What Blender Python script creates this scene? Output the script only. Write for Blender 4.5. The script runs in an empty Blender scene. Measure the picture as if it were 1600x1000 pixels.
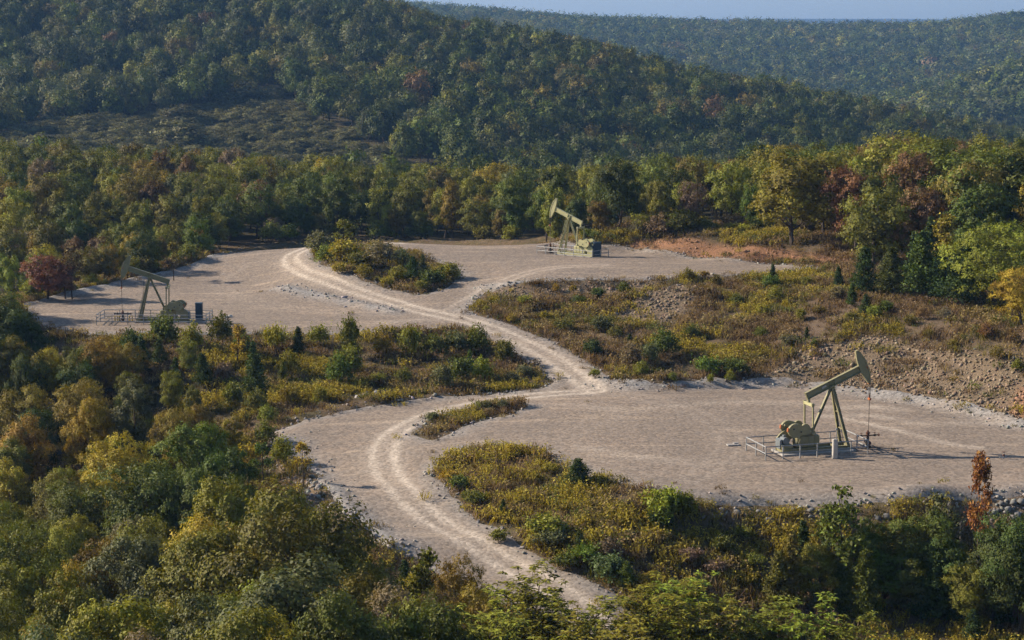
import bpy, math, random
import numpy as np
from mathutils import Vector, Matrix, Euler

# ------------------------------------------------------------------ camera, sky, sun, exposure
SC = bpy.context.scene
COL = SC.collection
R = math.radians
FPX, CXP, CYP, HORIZ, CAMZ = 3000.0, 800.0, 500.0, 30.0, 35.0
PITCH = math.atan((CYP - HORIZ) / FPX)
cam_d = bpy.data.cameras.new('camera')
cam_d.lens = 67.5
cam_d.sensor_width = 36
cam_d.clip_start = 0.5
cam_d.clip_end = 40000
cam = bpy.data.objects.new('camera', cam_d)
COL.objects.link(cam)
cam.location = (0, 0, CAMZ)
cam.rotation_euler = (R(90) - PITCH, 0, 0)
SC.camera = cam

SUN_AZ = R(-75.0)      # clockwise from +Y: low sun behind the scene, to the left
SUN_EL = R(28.0)
W = bpy.data.worlds.new('World')
SC.world = W
W.use_nodes = True
wn = W.node_tree.nodes
sky = wn.new('ShaderNodeTexSky')
sky.sky_type = 'NISHITA'
sky.sun_disc = False
sky.sun_elevation = SUN_EL
sky.sun_rotation = SUN_AZ
sky.air_density = 1.0
sky.dust_density = 0.6
sky.ozone_density = 1.6
W.node_tree.links.new(sky.outputs[0], wn['Background'].inputs[0])
wn['Background'].inputs[1].default_value = 0.082
sd = bpy.data.lights.new('sun', 'SUN')
sd.energy = 5.0
sd.angle = R(0.55)
sd.color = (1.0, 0.86, 0.68)
sun = bpy.data.objects.new('sun', sd)
COL.objects.link(sun)
sdir = Vector((math.sin(SUN_AZ) * math.cos(SUN_EL), math.cos(SUN_AZ) * math.cos(SUN_EL), math.sin(SUN_EL)))
sun.rotation_euler = sdir.to_track_quat('Z', 'Y').to_euler()
sun.location = (-60, 160, 60)
SC.view_settings.view_transform = 'Standard'
SC.view_settings.look = 'None'
SC.view_settings.gamma = 1
SC.view_settings.use_curve_mapping = False
SC.view_settings.exposure = 0.75
cy = SC.cycles
cy.max_bounces = 3
cy.diffuse_bounces = 1
cy.glossy_bounces = 2
cy.transmission_bounces = 3
cy.volume_bounces = 0
cy.transparent_max_bounces = 4
cy.use_denoising = True
cy.denoising_prefilter = 'NONE'
cy.use_adaptive_sampling = True
cy.adaptive_threshold = 0.03
cy.caustics_reflective = False
cy.caustics_refractive = False

rng = np.random.default_rng(11)
random.seed(5)

# ------------------------------------------------------------------ helpers: projection, noise, interpolation
cp, sp = math.cos(PITCH), math.sin(PITCH)
def ray(px, py):
    u = (np.asarray(px, float) - CXP) / FPX
    v = -(np.asarray(py, float) - CYP) / FPX
    return u, cp + v * sp, -sp + v * cp          # x, y, z of the ray
def project(x, y, z):
    zz = z - CAMZ
    dep = y * cp - zz * sp
    up = y * sp + zz * cp
    return CXP + FPX * x / dep, CYP - FPX * up / dep
def on_plane(px, py, z):
    u, a, b = ray(px, py)
    t = (z - CAMZ) / b
    return u * t, a * t
def at_dist(px, d):                              # ground x for an image column at forward distance d
    return (px - CXP) / FPX * d * (1 / cp)

def _hash(ix, iy, seed):
    n = (ix.astype(np.int64) * 374761393 + iy.astype(np.int64) * 668265263 + seed * 1442695041) & 0x7fffffff
    n = ((n ^ (n >> 13)) * 1274126177) & 0x7fffffff
    n = n ^ (n >> 16)
    return (n & 0xffff) / 65535.0
def vnoise(x, y, seed=0):
    x = np.asarray(x, float); y = np.asarray(y, float)
    ix = np.floor(x); iy = np.floor(y)
    fx = x - ix; fy = y - iy
    fx = fx * fx * (3 - 2 * fx); fy = fy * fy * (3 - 2 * fy)
    ix = ix.astype(np.int64); iy = iy.astype(np.int64)
    a = _hash(ix, iy, seed); b = _hash(ix + 1, iy, seed)
    c = _hash(ix, iy + 1, seed); d = _hash(ix + 1, iy + 1, seed)
    return (a * (1 - fx) + b * fx) * (1 - fy) + (c * (1 - fx) + d * fx) * fy
def fbm(x, y, seed=0, octv=4):
    s = 0; a = 0.5
    for k in range(octv):
        s = s + a * (vnoise(x * 2 ** k, y * 2 ** k, seed + k * 17) - 0.5)
        a *= 0.5
    return s
def sstep(a, b, x):
    t = np.clip((np.asarray(x, float) - a) / (b - a), 0, 1)
    return t * t * (3 - 2 * t)

class TPS:
    def __init__(s, pts, vals, reg=0.0):
        s.p = np.asarray(pts, float); n = len(s.p)
        K = s.k(s.p, s.p) + np.eye(n) * reg
        Pm = np.hstack([np.ones((n, 1)), s.p])
        A = np.zeros((n + 3, n + 3)); A[:n, :n] = K; A[:n, n:] = Pm; A[n:, :n] = Pm.T
        b = np.zeros(n + 3); b[:n] = vals
        s.w = np.linalg.solve(A, b)
    def k(s, a, b):
        d2 = ((a[:, None, :] - b[None, :, :]) ** 2).sum(-1)
        return 0.5 * d2 * np.log(d2 + 1e-9)
    def __call__(s, q):
        q = np.asarray(q, float); out = np.empty(len(q)); n = len(s.p)
        for i in range(0, len(q), 20000):
            c = q[i:i + 20000]
            out[i:i + 20000] = s.k(c, s.p) @ s.w[:n] + s.w[n] + c @ s.w[n + 1:]
        return out

# ------------------------------------------------------------------ the lie of the land
NEAR = [  # image point and height of the ground there
 # lower pad
 (930,600,0),(1000,610,0),(1100,606,0),(1200,599,0),(1300,607,0),(1400,622,0),(1500,642,0),(1600,668,0),(1700,692,0),
 (800,640,-.1),(720,675,-.3),(800,690,-.1),(900,680,0),(1000,700,0),(1200,700,0),(1400,700,0),(1580,720,0),(1100,778,0),
 (950,750,0),(860,715,0),(1300,788,0),(1450,780,0),(1600,772,0),(1750,760,0),(1000,650,0),(1150,650,0),(1500,690,0),
 # lower road
 (700,640,-.3),(600,690,-.8),(510,680,-.9),(450,682,-1),(610,750,-1.4),(550,770,-1.4),(700,825,-2.1),(640,850,-2.1),
 (800,885,-2.8),(880,930,-3.3),(780,920,-3.1),(960,1000,-4),(900,990,-4),
 # slope in front of the lower pad
 (1000,850,-1.6),(1100,830,-1.7),(1200,838,-2.2),(1300,842,-2.6),(1500,840,-2.6),(1600,830,-2.2),(1720,820,-2),
 (1100,920,-3.9),(1250,930,-4.6),(1400,940,-4.9),(1600,940,-4.9),(1100,1000,-5.1),(1400,1000,-5.8),(1650,1000,-5.8),
 # upper road
 (880,570,.6),(820,535,1.4),(770,512,2),(720,497,2.3),(650,485,2.5),(590,467,2.8),(530,450,3.2),(480,432,3.6),(450,410,4.0),(460,396,4.5),(520,384,4.9),(600,379,5),
 # left pad
 (400,440,2.6),(350,470,2.1),(200,500,2),(100,500,2),(550,500,2.1),(300,430,2.5),(340,407,3.4),(100,470,2),(400,395,4.1),(250,515,2),(450,515,2),(650,512,2.05),(50,485,2),(60,473,2),(110,461,2.05),(200,441,2.25),(280,423,2.75),(325,406,3.4),(375,394,3.9),
 # verge between left pad and lower road
 (600,580,.2),(750,560,.8),(800,590,.2),(700,540,1.3),(500,600,-.3),(450,570,.5),(400,620,-.9),(500,635,-.8),
 # bank between the pads
 (950,588,.4),(1150,575,.9),(1180,560,1.4),(900,500,2.3),(1000,520,2.2),(1100,500,3),(1000,470,3.6),(800,470,3.4),(1100,455,4.5),(1200,460,4.5),(1300,480,4.9),(1250,520,3.2),(1000,545,1.5),
 # upper pad
 (760,430,4.6),(850,436,5),(1000,432,5),(1200,422,5),(1250,415,5),(900,392,5),(1000,402,5),(700,387,5),(800,384,5),(1100,408,5),(1150,415,5),
 # planted wedge
 (500,398,4.9),(600,410,4.7),(650,440,3.9),(690,430,4.4),(560,430,4.2),
 # stony cut on the right
 (1300,598,.3),(1400,612,.3),(1500,632,.3),(1600,655,.3),(1400,520,4.2),(1500,530,4.6),(1600,555,4.4),(1300,540,2.9),(1220,575,1.2),(1500,495,5.4),(1600,505,5.4),(1400,455,5.8),
 # cut behind the upper pad
 (990,387,5),(1100,398,5),(1200,408,5),(1300,412,5.3),
]
pts, vals = [], []
for px, py, z in NEAR:
    x, y = on_plane(px, py, z); pts.append((x, y)); vals.append(z)
for px in (985, 1090, 1190, 1290):               # crest of that cut
    x, y = on_plane(px, {985: 387, 1090: 397, 1190: 407, 1290: 412}[px], 5)
    for dy, dz in ((2.6, 1.6), (10, 2.0), (30, 1.4)):
        pts.append((x + dy * .05, y + dy)); vals.append(5 + dz)
WORLDPTS = [  # plain world points: ravine on the left, camera hill, ground behind the pads
 (-26,160,-4),(-34,158,-8),(-45,165,-9),(-33,176,-3.5),(-45,180,-6),(-60,170,-9),(-55,190,-3),(-70,195,-4),(-35,187,-.6),(-47,196,.2),
 (-18,136,-5),(-28,130,-8),(-40,140,-10),(-10,119,-6),(-22,112,-7.5),(-45,115,-8),(-70,140,-9),
 (-63,212,1.4),(-70,226,.2),(-70,235,-1),(-90,220,-3),
 (-62,248,-.6),(-50,265,.5),(-70,262,-1),(-50,285,.5),(-90,300,2),(-60,320,2.5),(-90,350,3.5),(-50,360,2),
 (-30,268,2.6),(-10,270,3.2),(8,270,3.4),(-30,300,1),(0,300,1),(15,300,2),(-30,350,-.5),(0,350,-1),(30,350,0),
 (40,262,6.6),(60,300,6),(40,330,2),(80,330,4),(70,260,7.6),(90,300,6.5),
 (50,224,7.0),(62,220,8.2),(75,210,8.4),(60,205,6.6),(90,190,7),(95,230,8.5),(90,160,2),(100,140,-1),
 (10,100,-5.5),(45,100,-6),(-15,95,-4.5),(-45,90,-4),(85,110,-5),(20,75,-.5),(-20,75,0),(60,75,-1),(-55,70,1),
 (0,50,8),(-40,50,8),(40,50,7),(0,25,16),(40,25,15),(-40,25,16),(0,0,24),(50,0,22),(-50,0,24),(0,-40,28),(60,-40,28),(-60,-40,28),(-100,100,0),(-100,50,8),(100,60,3),
]
for x, y, z in WORLDPTS:
    pts.append((x, y)); vals.append(z)
near_f = TPS(np.array(pts) / 50.0, np.array(vals), 0.0004)

FARC = [-400, 0, 200, 400, 600, 800, 1000, 1200, 1400, 1600, 2000]
FAR = {
 300: [0, 0, 1, 1, 1, 1, 3, 5, 6, 6, 6],
 360: [3, 3.5, 3, 2, 0, -1, 0, 2, 3, 3, 3],
 450: [-10, -10, -11, -12, -14, -16, -18, -17, -15, -14, -14],
 550: [-3, -4, -5, -7, -9, -14, -20, -24, -26, -28, -28],
 640: [2, 2, 1.5, 1, 0, -6, -15, -21, -26, -29, -30],
 700: [12, 9, 8, 8, 6, 0, -7, -16, -24, -30, -32],
 770: [32, 27, 23, 20, 17, 10, 2, -9, -19, -28, -34],
 820: [46, 40, 34, 30, 25, 17, 7, -5, -16, -27, -34],
 950: [80, 74, 66, 54, 32, 13, 0, -13, -24, -33, -36],
 1200: [105, 96, 80, 56, 14, -14, -28, -38, -44, -44, -38],
 1450: [90, 80, 62, 40, 6, -16, -30, -42, -36, -7, 36],
 1620: [70, 62, 50, 36, 10, -8, -22, -38, -40, -26, 10],
 1800: [40, 40, 35, 30, 18, 2, -12, -24, -28, -22, 5],
 2150: [40, 42, 42, 40, 34, 20, 10, 2, 4, 14, 40],
 2500: [40, 42, 42, 44, 42, 30, 21, 17, 14, 30, 60],
 3000: [20, 20, 20, 20, 18, 8, 0, -6, -6, 0, 20],
 4500: [0] * 11,
 7000: [10, 10, 10, 10, 10, 10, 8, 8, 8, 8, 8],
 8000: [22, 24, 24, 24, 26, 28, 31, 33, 32, 28, 20],
 11000: [10] * 11,
}
fp, fv = [], []
for d, row in FAR.items():
    for c, z in zip(FARC, row):
        fp.append(((c - CXP) / 300.0, math.log(d / 300.0) * 4)); fv.append(z)
far_f = TPS(np.array(fp), np.array(fv), 0.0)

def H_raw(x, y):
    x = np.asarray(x, float).ravel(); y = np.asarray(y, float).ravel()
    zn = np.zeros(len(x)); zf = np.zeros(len(x))
    w = sstep(300, 390, y)
    m = w < 1
    if m.any():
        q = np.stack([np.clip(x[m], -100, 105), np.clip(y[m], -50, 365)], 1) / 50.0
        zn[m] = near_f(q)
    m = w > 0
    if m.any():
        ym = np.maximum(y[m], 280)
        q = np.stack([np.clip(x[m] / ym * FPX / 300.0 * cp, -4.2, 4.2), np.log(np.clip(ym, 280, 11000) / 300.0) * 4], 1)
        zf[m] = far_f(q) + fbm(x[m] / 90, y[m] / 90, 5, 4) * np.clip((ym - 420) / 60, 0, 9)
    return zn * (1 - w) + zf * w

GX0, GX1, GY0, GY1, GS = -110.0, 120.0, 20.0, 430.0, 0.8
gx = np.arange(GX0, GX1 + .01, GS); gy = np.arange(GY0, GY1 + .01, GS)
GXX, GYY = np.meshgrid(gx, gy)
HG = H_raw(GXX, GYY).reshape(GXX.shape)
def bil(A, x, y):
    fx = np.clip((np.asarray(x, float) - GX0) / GS, 0, len(gx) - 1.001); fy = np.clip((np.asarray(y, float) - GY0) / GS, 0, len(gy) - 1.001)
    ix = fx.astype(int); iy = fy.astype(int); fx = fx - ix; fy = fy - iy
    return (A[iy, ix] * (1 - fx) + A[iy, ix + 1] * fx) * (1 - fy) + (A[iy + 1, ix] * (1 - fx) + A[iy + 1, ix + 1] * fx) * fy
def H(x, y):
    x = np.asarray(x, float); y = np.asarray(y, float); sh = np.broadcast(x, y).shape
    x = np.broadcast_to(x, sh).ravel(); y = np.broadcast_to(y, sh).ravel()
    out = bil(HG, x, y)
    o = (x < GX0) | (x > GX1) | (y < GY0) | (y > GY1)
    if o.any(): out[o] = H_raw(x[o], y[o])
    return out.reshape(sh)
DD = np.arange(55, 428, .4)
def G(px, py, above=0.0, dmin=55):               # where the line of sight comes within 'above' of the ground
    u, a, b = ray(px, py)
    t = DD / a
    x, y, z = u * t, DD, CAMZ + b * t
    ok = np.nonzero((z - bil(HG, x, y) <= above) & (DD >= dmin))[0]
    i = ok[0] if len(ok) else len(DD) - 1
    return float(x[i]), float(y[i])
def GL(lst): return np.array([G(*p) for p in lst])

# ------------------------------------------------------------------ gravel outline, roads, berms
GRAVEL_PX = [(905,590),(960,604),(1040,607),(1120,601),(1220,594),(1300,604),(1400,617),(1500,635),(1600,661),(1720,690),(1760,765),(1600,776),
 (1480,784),(1380,788),(1280,794),(1180,796),(1110,792),(1060,778),(1000,765),(940,752),(880,732),(830,708),(780,698),(740,702),(705,720),(682,745),
 (700,775),(750,812),(810,852),(870,888),(930,915),(1000,965),(1050,1030),(960,1060),(880,990),(780,940),(690,900),(598,862),(538,815),(488,757),
 (452,724),(422,703),(418,682),(468,657),(560,640),(680,624),(790,615),(850,606),(868,592),(848,566),(810,537),(772,517),(735,511),(650,520),(520,523),
 (380,526),(220,527),(110,527),(65,515),(40,492),(38,478),(110,460),(200,440),(280,422),(325,405),(400,390),(450,382),(560,375),(700,377),(820,381),
 (900,384),(985,387),(1060,396),(1150,405),(1230,413),(1290,420),(1240,428),(1150,432),(1050,437),(960,442),(850,445),(780,452),(745,467),(727,486),
 (770,500),(830,525),(880,555),(920,580)]
HOLES_PX = [[(470,405),(485,391),(520,385),(600,390),(640,400),(690,416),(716,430),(702,448),(660,460),(600,454),(540,439),(500,424)],
            [(655,678),(668,656),(720,646),(770,633),(822,637),(790,647),(740,659),(705,679),(670,688)]]
gravel_poly = GL(GRAVEL_PX)
hole_polys = [GL(h) for h in HOLES_PX]
def inside(poly, x, y):
    c = np.zeros(np.shape(x), bool); n = len(poly)
    for i in range(n):
        x0, y0 = poly[i]; x1, y1 = poly[i - 1]
        if y0 == y1: continue
        c ^= ((y0 > y) != (y1 > y)) & (x < (x1 - x0) * (y - y0) / (y1 - y0) + x0)
    return c
def dist_line(line, x, y, closed=False, want_t=False):
    best = np.full(np.shape(x), 1e9); tt = np.zeros(np.shape(x))
    n = len(line)
    for i in range(n if closed else n - 1):
        a = np.array(line[i]); b = np.array(line[(i + 1) % n]); ab = b - a
        t = np.clip(((x - a[0]) * ab[0] + (y - a[1]) * ab[1]) / max(ab @ ab, 1e-9), 0, 1)
        d = np.hypot(x - a[0] - t * ab[0], y - a[1] - t * ab[1])
        if want_t:
            m = d < best; tt = np.where(m, i + t, tt)
        best = np.minimum(best, d)
    return (best, tt) if want_t else best
def smooth_line(P, n=3):
    P = np.array(P, float)
    for _ in range(n):
        Q = np.empty((2 * len(P) - 2, 2)); Q[0::2] = .75 * P[:-1] + .25 * P[1:]; Q[1::2] = .25 * P[:-1] + .75 * P[1:]
        P = np.vstack([P[:1], Q, P[-1:]])
    return P
def sdf(poly, x, y):
    d = dist_line(poly, x, y, True)
    return np.where(inside(poly, x, y), -d, d)
def gravel_sdf(x, y):
    s = sdf(gravel_poly, x, y)
    for h in hole_polys: s = np.maximum(s, -sdf(h, x, y))
    return s + fbm(x / 2.2, y / 2.2, 3, 3) * 1.6 + fbm(x / 9, y / 9, 31, 2) * 1.4
ROAD_LOW = smooth_line(GL([(930,612),(860,616),(780,626),(700,641),(640,663),(603,692),(597,720),(612,755),(650,795),(710,835),(780,875),(850,915),(920,960),(980,1020)]), 2)
ROAD_UP = smooth_line(GL([(930,612),(895,585),(850,552),(800,527),(740,505),(690,494),(650,485),(590,467),(530,450),(480,432),(452,412),(455,399),(490,387),(545,380),(620,381)]), 2)
ROAD_BR = smooth_line(GL([(690,494),(735,470),(780,445),(850,420),(940,415)]), 2)
ROAD_IN = smooth_line(GL([(930,612),(1010,625),(1120,655),(1150,700),(1080,735)]), 2)
SDFG = gravel_sdf(GXX, GYY)
SDFG = np.minimum(SDFG, dist_line(ROAD_UP, GXX, GYY) - 2.9 + fbm(GXX / 2.2, GYY / 2.2, 3, 3) * 1.2)

BERMS = [  # polyline, height, half width
 ([(36,477),(110,460),(200,440),(280,421),(328,404)], .45, 1.2), ([(328,402),(400,389),(450,381),(560,375),(700,377),(830,381)], .45, 1.0),
 ([(935,602),(1000,606),(1100,601),(1230,594)], .5, 1.1), ([(430,700),(455,730),(492,768),(545,822),(610,868)], .6, 1.4),
 ([(470,655),(560,638),(690,620)], .35, .9), ([(440,452),(500,464),(560,476),(615,489)], .28, .9), ([(110,528),(400,527),(640,523)], .3, .8),
 ([(1290,603),(1400,617),(1500,635),(1600,661)], .35, 1.4), ([(760,452),(850,446),(960,442)], .4, 1.0), ([(690,652),(760,640),(815,637)], .3, .8)]
rough = np.zeros_like(HG)
bump = np.zeros_like(HG)
for ln, h, w in BERMS:
    L = smooth_line(GL(ln), 1)
    d = dist_line(L, GXX, GYY)
    f = np.exp(-(d / w) ** 2)
    bump = np.maximum(bump, h * f * (0.65 + 0.7 * (vnoise(GXX / 2.2, GYY / 2.2, 9))))
    rough = np.maximum(rough, np.exp(-(d / (w * 1.5)) ** 2))
xm, ym = G(1060, 470); 
bump = np.maximum(bump, 1.2 * np.exp(-((GXX - xm) / 6) ** 2 - ((GYY - ym) / 3.0) ** 2))
bump = np.maximum(bump, .9 * np.exp(-((GXX - hole_polys[0][:, 0].mean()) / 7) ** 2 - ((GYY - hole_polys[0][:, 1].mean()) / 9) ** 2))
pad1 = GL([(950,612),(1040,609),(1120,603),(1220,596),(1300,606),(1400,619),(1500,637),(1600,663),(1720,692),(1760,762),(1600,774),(1480,782),(1380,786),(1280,792),(1180,794),(1110,790),(1060,776),(1000,763),(940,750),(880,730),(830,706),(800,690),(800,650)])
wp = sstep(.5, -4, sdf(pad1, GXX, GYY))
HG = HG * (1 - wp) + (0.0 + .12 * fbm(GXX / 14, GYY / 14, 90, 2)) * wp
off = sstep(-.5, 3, SDFG)
HG = HG + bump + off * (fbm(GXX / 3.5, GYY / 3.5, 77, 4) * .9) + (1 - off) * fbm(GXX / 6, GYY / 6, 78, 3) * .10 + rough * fbm(GXX / 1.7, GYY / 1.7, 79, 2) * .35
lowered = HG - sstep(-.2, -1.2, SDFG) * 0.35     # soil sheet dips under the gravel
SURF = HG.copy()                                  # what things stand on

def zone(px_poly, soft):
    return sstep(soft, -soft, sdf(GL(px_poly), GXX, GYY) + fbm(GXX / 3, GYY / 3, 12, 3) * 4)
Z_RUBBLE = np.maximum(zone([(1170,590),(1230,560),(1290,530),(1380,520),(1480,545),(1560,560),(1650,600),(1650,668),(1500,634),(1400,616),(1300,603),(1220,594)], 1.2),
           np.maximum(zone([(940,500),(1000,462),(1060,448),(1110,448),(1090,478),(1040,505),(990,508)], .9),
           np.maximum(zone([(1100,793),(1280,796),(1400,790),(1600,778),(1650,800),(1600,815),(1400,815),(1230,822),(1110,812)], .8),
           np.maximum(zone([(745,466),(780,452),(870,447),(960,443),(1030,440),(1000,456),(900,462),(800,468)], .8),
                      zone([(400,690),(440,715),(500,775),(600,862),(620,885),(540,850),(470,785),(410,745),(370,715)], 1.0)))))
Z_RED = np.maximum(zone([(975,386),(1060,393),(1150,402),(1240,410),(1330,412),(1330,402),(1200,392),(1100,380),(1000,372)], .6),
                   zone([(1580,600),(1650,610),(1650,660),(1590,650)], 1.0))
Z_RED *= sstep(-.5, .5, SDFG)
Z_SOIL = np.clip(zone([(1180,470),(1600,480),(1650,560),(1400,520),(1300,530),(1200,570)], 3), 0, 1)

# ------------------------------------------------------------------ materials
def mat(name):
    m = bpy.data.materials.new(name); m.use_nodes = True
    nt = m.node_tree; nt.nodes.clear()
    out = nt.nodes.new('ShaderNodeOutputMaterial'); b = nt.nodes.new('ShaderNodeBsdfPrincipled')
    nt.links.new(b.outputs[0], out.inputs[0])
    return m, nt, b, out
def N(nt, t, **k):
    n = nt.nodes.new(t)
    for a, v in k.items(): setattr(n, a, v)
    return n
def noise(nt, scale, detail=4, rough_=.6, vec=None):
    n = N(nt, 'ShaderNodeTexNoise'); n.inputs['Scale'].default_value = scale; n.inputs['Detail'].default_value = detail; n.inputs['Roughness'].default_value = rough_
    if vec is not None: nt.links.new(vec, n.inputs['Vector'])
    return n.outputs[0]
def coords(nt): return N(nt, 'ShaderNodeNewGeometry').outputs['Position']
def ramp(nt, fac, stops):
    n = N(nt, 'ShaderNodeValToRGB'); e = n.color_ramp.elements
    while len(e) < len(stops): e.new(.5)
    for i, (p, c) in enumerate(stops):
        e[i].position = p; e[i].color = (*c, 1)
    nt.links.new(fac, n.inputs[0]); return n.outputs[0]
def mix(nt, fac, a, b, mode='MIX'):
    n = N(nt, 'ShaderNodeMix', data_type='RGBA', blend_type=mode)
    for s, v in ((n.inputs[0], fac), (n.inputs[6], a), (n.inputs[7], b)):
        if isinstance(v, (int, float)): s.default_value = v
        elif isinstance(v, tuple): s.default_value = (*v, 1)
        else: nt.links.new(v, s)
    return n.outputs[2]
def math_(nt, op, a, b=None, clamp=False):
    n = N(nt, 'ShaderNodeMath', operation=op); n.use_clamp = clamp
    for s, v in ((n.inputs[0], a), (n.inputs[1], b)):
        if v is None: continue
        if isinstance(v, (int, float)): s.default_value = v
        else: nt.links.new(v, s)
    return n.outputs[0]
def attr(nt, name, typ='GEOMETRY', out='Fac'):
    n = N(nt, 'ShaderNodeAttribute', attribute_name=name, attribute_type=typ); return n.outputs[out]
def bumpn(nt, b, h, strength, dist):
    n = N(nt, 'ShaderNodeBump'); n.inputs['Strength'].default_value = strength; n.inputs['Distance'].default_value = dist
    nt.links.new(h, n.inputs['Height']); nt.links.new(n.outputs[0], b.inputs['Normal'])

def gravel_material():
    m, nt, b, _ = mat('gravel')
    P = coords(nt)
    big = noise(nt, .09, 4, .6, P); mid = noise(nt, .9, 5, .65, P); fine = noise(nt, 7, 3, .7, P)
    c = ramp(nt, big, [(.3, (.216, .172, .138)), (.5, (.256, .202, .159)), (.7, (.284, .216, .164))])
    c = mix(nt, ramp(nt, mid, [(.38, (0, 0, 0)), (.72, (1, 1, 1))]), c, (.200, .168, .142))
    streak = N(nt, 'ShaderNodeMapping'); streak.inputs['Scale'].default_value = (.07, .55, .3); streak.inputs['Rotation'].default_value = (0, 0, .12); nt.links.new(P, streak.inputs[0])
    st = noise(nt, 1, 5, .6, streak.outputs[0])
    c = mix(nt, math_(nt, 'MULTIPLY', ramp(nt, st, [(.54, (0, 0, 0)), (.70, (1, 1, 1))]), .6), c, (.40, .315, .235))
    c = mix(nt, math_(nt, 'MULTIPLY', ramp(nt, st, [(.30, (1, 1, 1)), (.42, (0, 0, 0))]), .55), c, (.175, .142, .118))
    c = mix(nt, attr(nt, 'coarse'), c, ramp(nt, fine, [(.3, (.19, .18, .175)), (.7, (.33, .31, .29))]))
    tr = math_(nt, 'MULTIPLY', attr(nt, 'track'), ramp(nt, mid, [(.30, (.6,) * 3), (.55, (1, 1, 1))]), True)
    c = mix(nt, tr, c, (.50, .425, .35))
    c = mix(nt, attr(nt, 'oil'), c, (.05, .04, .035))
    vo = N(nt, 'ShaderNodeTexVoronoi'); vo.inputs['Scale'].default_value = 4.5; nt.links.new(P, vo.inputs[0])
    speck = ramp(nt, vo.outputs['Color'], [(.15, (.62,) * 3), (.8, (1.28,) * 3)])
    c = mix(nt, .75, c, speck, 'MULTIPLY')
    nt.links.new(c, b.inputs['Base Color']); b.inputs['Roughness'].default_value = .95; b.inputs['Specular IOR Level'].default_value = .15
    hh = math_(nt, 'ADD', math_(nt, 'MULTIPLY', fine, .5), math_(nt, 'ADD', mid, math_(nt, 'MULTIPLY', vo.outputs['Distance'], -.6)))
    bumpn(nt, b, hh, .55, .05)
    return m
def soil_material():
    m, nt, b, _ = mat('soil')
    P = coords(nt)
    big = noise(nt, .16, 5, .65, P); mid = noise(nt, 1.3, 5, .7, P); fine = noise(nt, 9, 3, .7, P)
    c = ramp(nt, big, [(.34, (.115, .085, .055)), (.5, (.165, .115, .075)), (.62, (.13, .105, .055)), (.72, (.20, .145, .095))])
    c = mix(nt, ramp(nt, mid, [(.4, (0, 0, 0)), (.68, (1, 1, 1))]), c, (.095, .078, .038))
    rub = ramp(nt, fine, [(.3, (.135, .10, .066)), (.5, (.20, .150, .102)), (.72, (.28, .215, .152))])
    c = mix(nt, attr(nt, 'rubble'), c, rub)
    red = ramp(nt, mid, [(.3, (.235, .130, .078)), (.6, (.31, .165, .092)), (.8, (.27, .18, .12))])
    c = mix(nt, attr(nt, 'red'), c, red)
    c = mix(nt, attr(nt, 'soil'), c, ramp(nt, mid, [(.3, (.135, .092, .062)), (.7, (.205, .150, .105))]))
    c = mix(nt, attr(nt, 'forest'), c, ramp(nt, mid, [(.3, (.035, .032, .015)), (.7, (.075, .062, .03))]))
    c = mix(nt, attr(nt, 'clearing'), c, ramp(nt, big, [(.3, (.065, .062, .028)), (.7, (.11, .092, .048))]))
    nt.links.new(c, b.inputs['Base Color']); b.inputs['Roughness'].default_value = 1; b.inputs['Specular IOR Level'].default_value = .1
    bumpn(nt, b, math_(nt, 'ADD', mid, math_(nt, 'MULTIPLY', fine, .6)), .9, .25)
    return m
def leaf_material(name, trans=.24, rough_=.6, spec=.16):
    m, nt, b, out = mat(name)
    col = attr(nt, 'tint', 'INSTANCER', 'Color'); v = attr(nt, 'var')
    hs = N(nt, 'ShaderNodeHueSaturation')
    nt.links.new(col, hs.inputs['Color'])
    nt.links.new(math_(nt, 'ADD', math_(nt, 'MULTIPLY', v, .04), .48), hs.inputs['Hue'])
    nt.links.new(math_(nt, 'ADD', math_(nt, 'MULTIPLY', v, 1.45), .30), hs.inputs['Value'])
    nt.links.new(hs.outputs[0], b.inputs['Base Color'])
    b.inputs['Roughness'].default_value = rough_; b.inputs['Specular IOR Level'].default_value = spec
    t = N(nt, 'ShaderNodeBsdfTranslucent')
    nt.links.new(mix(nt, 1, hs.outputs[0], (1.25, 1.2, .6), 'MULTIPLY'), t.inputs[0])
    ms = N(nt, 'ShaderNodeMixShader'); ms.inputs[0].default_value = trans
    nt.links.new(b.outputs[0], ms.inputs[1]); nt.links.new(t.outputs[0], ms.inputs[2]); nt.links.new(ms.outputs[0], out.inputs[0])
    return m
def tinted_material(name, rough_=.9):
    m, nt, b, _ = mat(name)
    n = noise(nt, 2.5, 4, .7, coords(nt))
    c = mix(nt, 1, attr(nt, 'tint', 'INSTANCER', 'Color'), ramp(nt, n, [(.3, (.7,) * 3), (.7, (1.25,) * 3)]), 'MULTIPLY')
    nt.links.new(c, b.inputs['Base Color']); b.inputs['Roughness'].default_value = rough_; b.inputs['Specular IOR Level'].default_value = .2
    return m
def plain(name, col, rough_=.6, metal=0, wear=None, scale=3, spec=.4):
    m, nt, b, _ = mat(name)
    tc = N(nt, 'ShaderNodeTexCoord').outputs['Object']
    n = noise(nt, scale, 6, .7, tc)
    c = mix(nt, 1, col, ramp(nt, n, [(.25, (.78,) * 3), (.75, (1.16,) * 3)]), 'MULTIPLY')
    if wear: c = mix(nt, ramp(nt, noise(nt, scale * 2.3, 8, .75, tc), [(.6, (0, 0, 0)), (.72, (.75,) * 3)]), c, wear)
    nt.links.new(c, b.inputs['Base Color']); b.inputs['Roughness'].default_value = rough_; b.inputs['Metallic'].default_value = metal; b.inputs['Specular IOR Level'].default_value = spec
    return m
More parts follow.
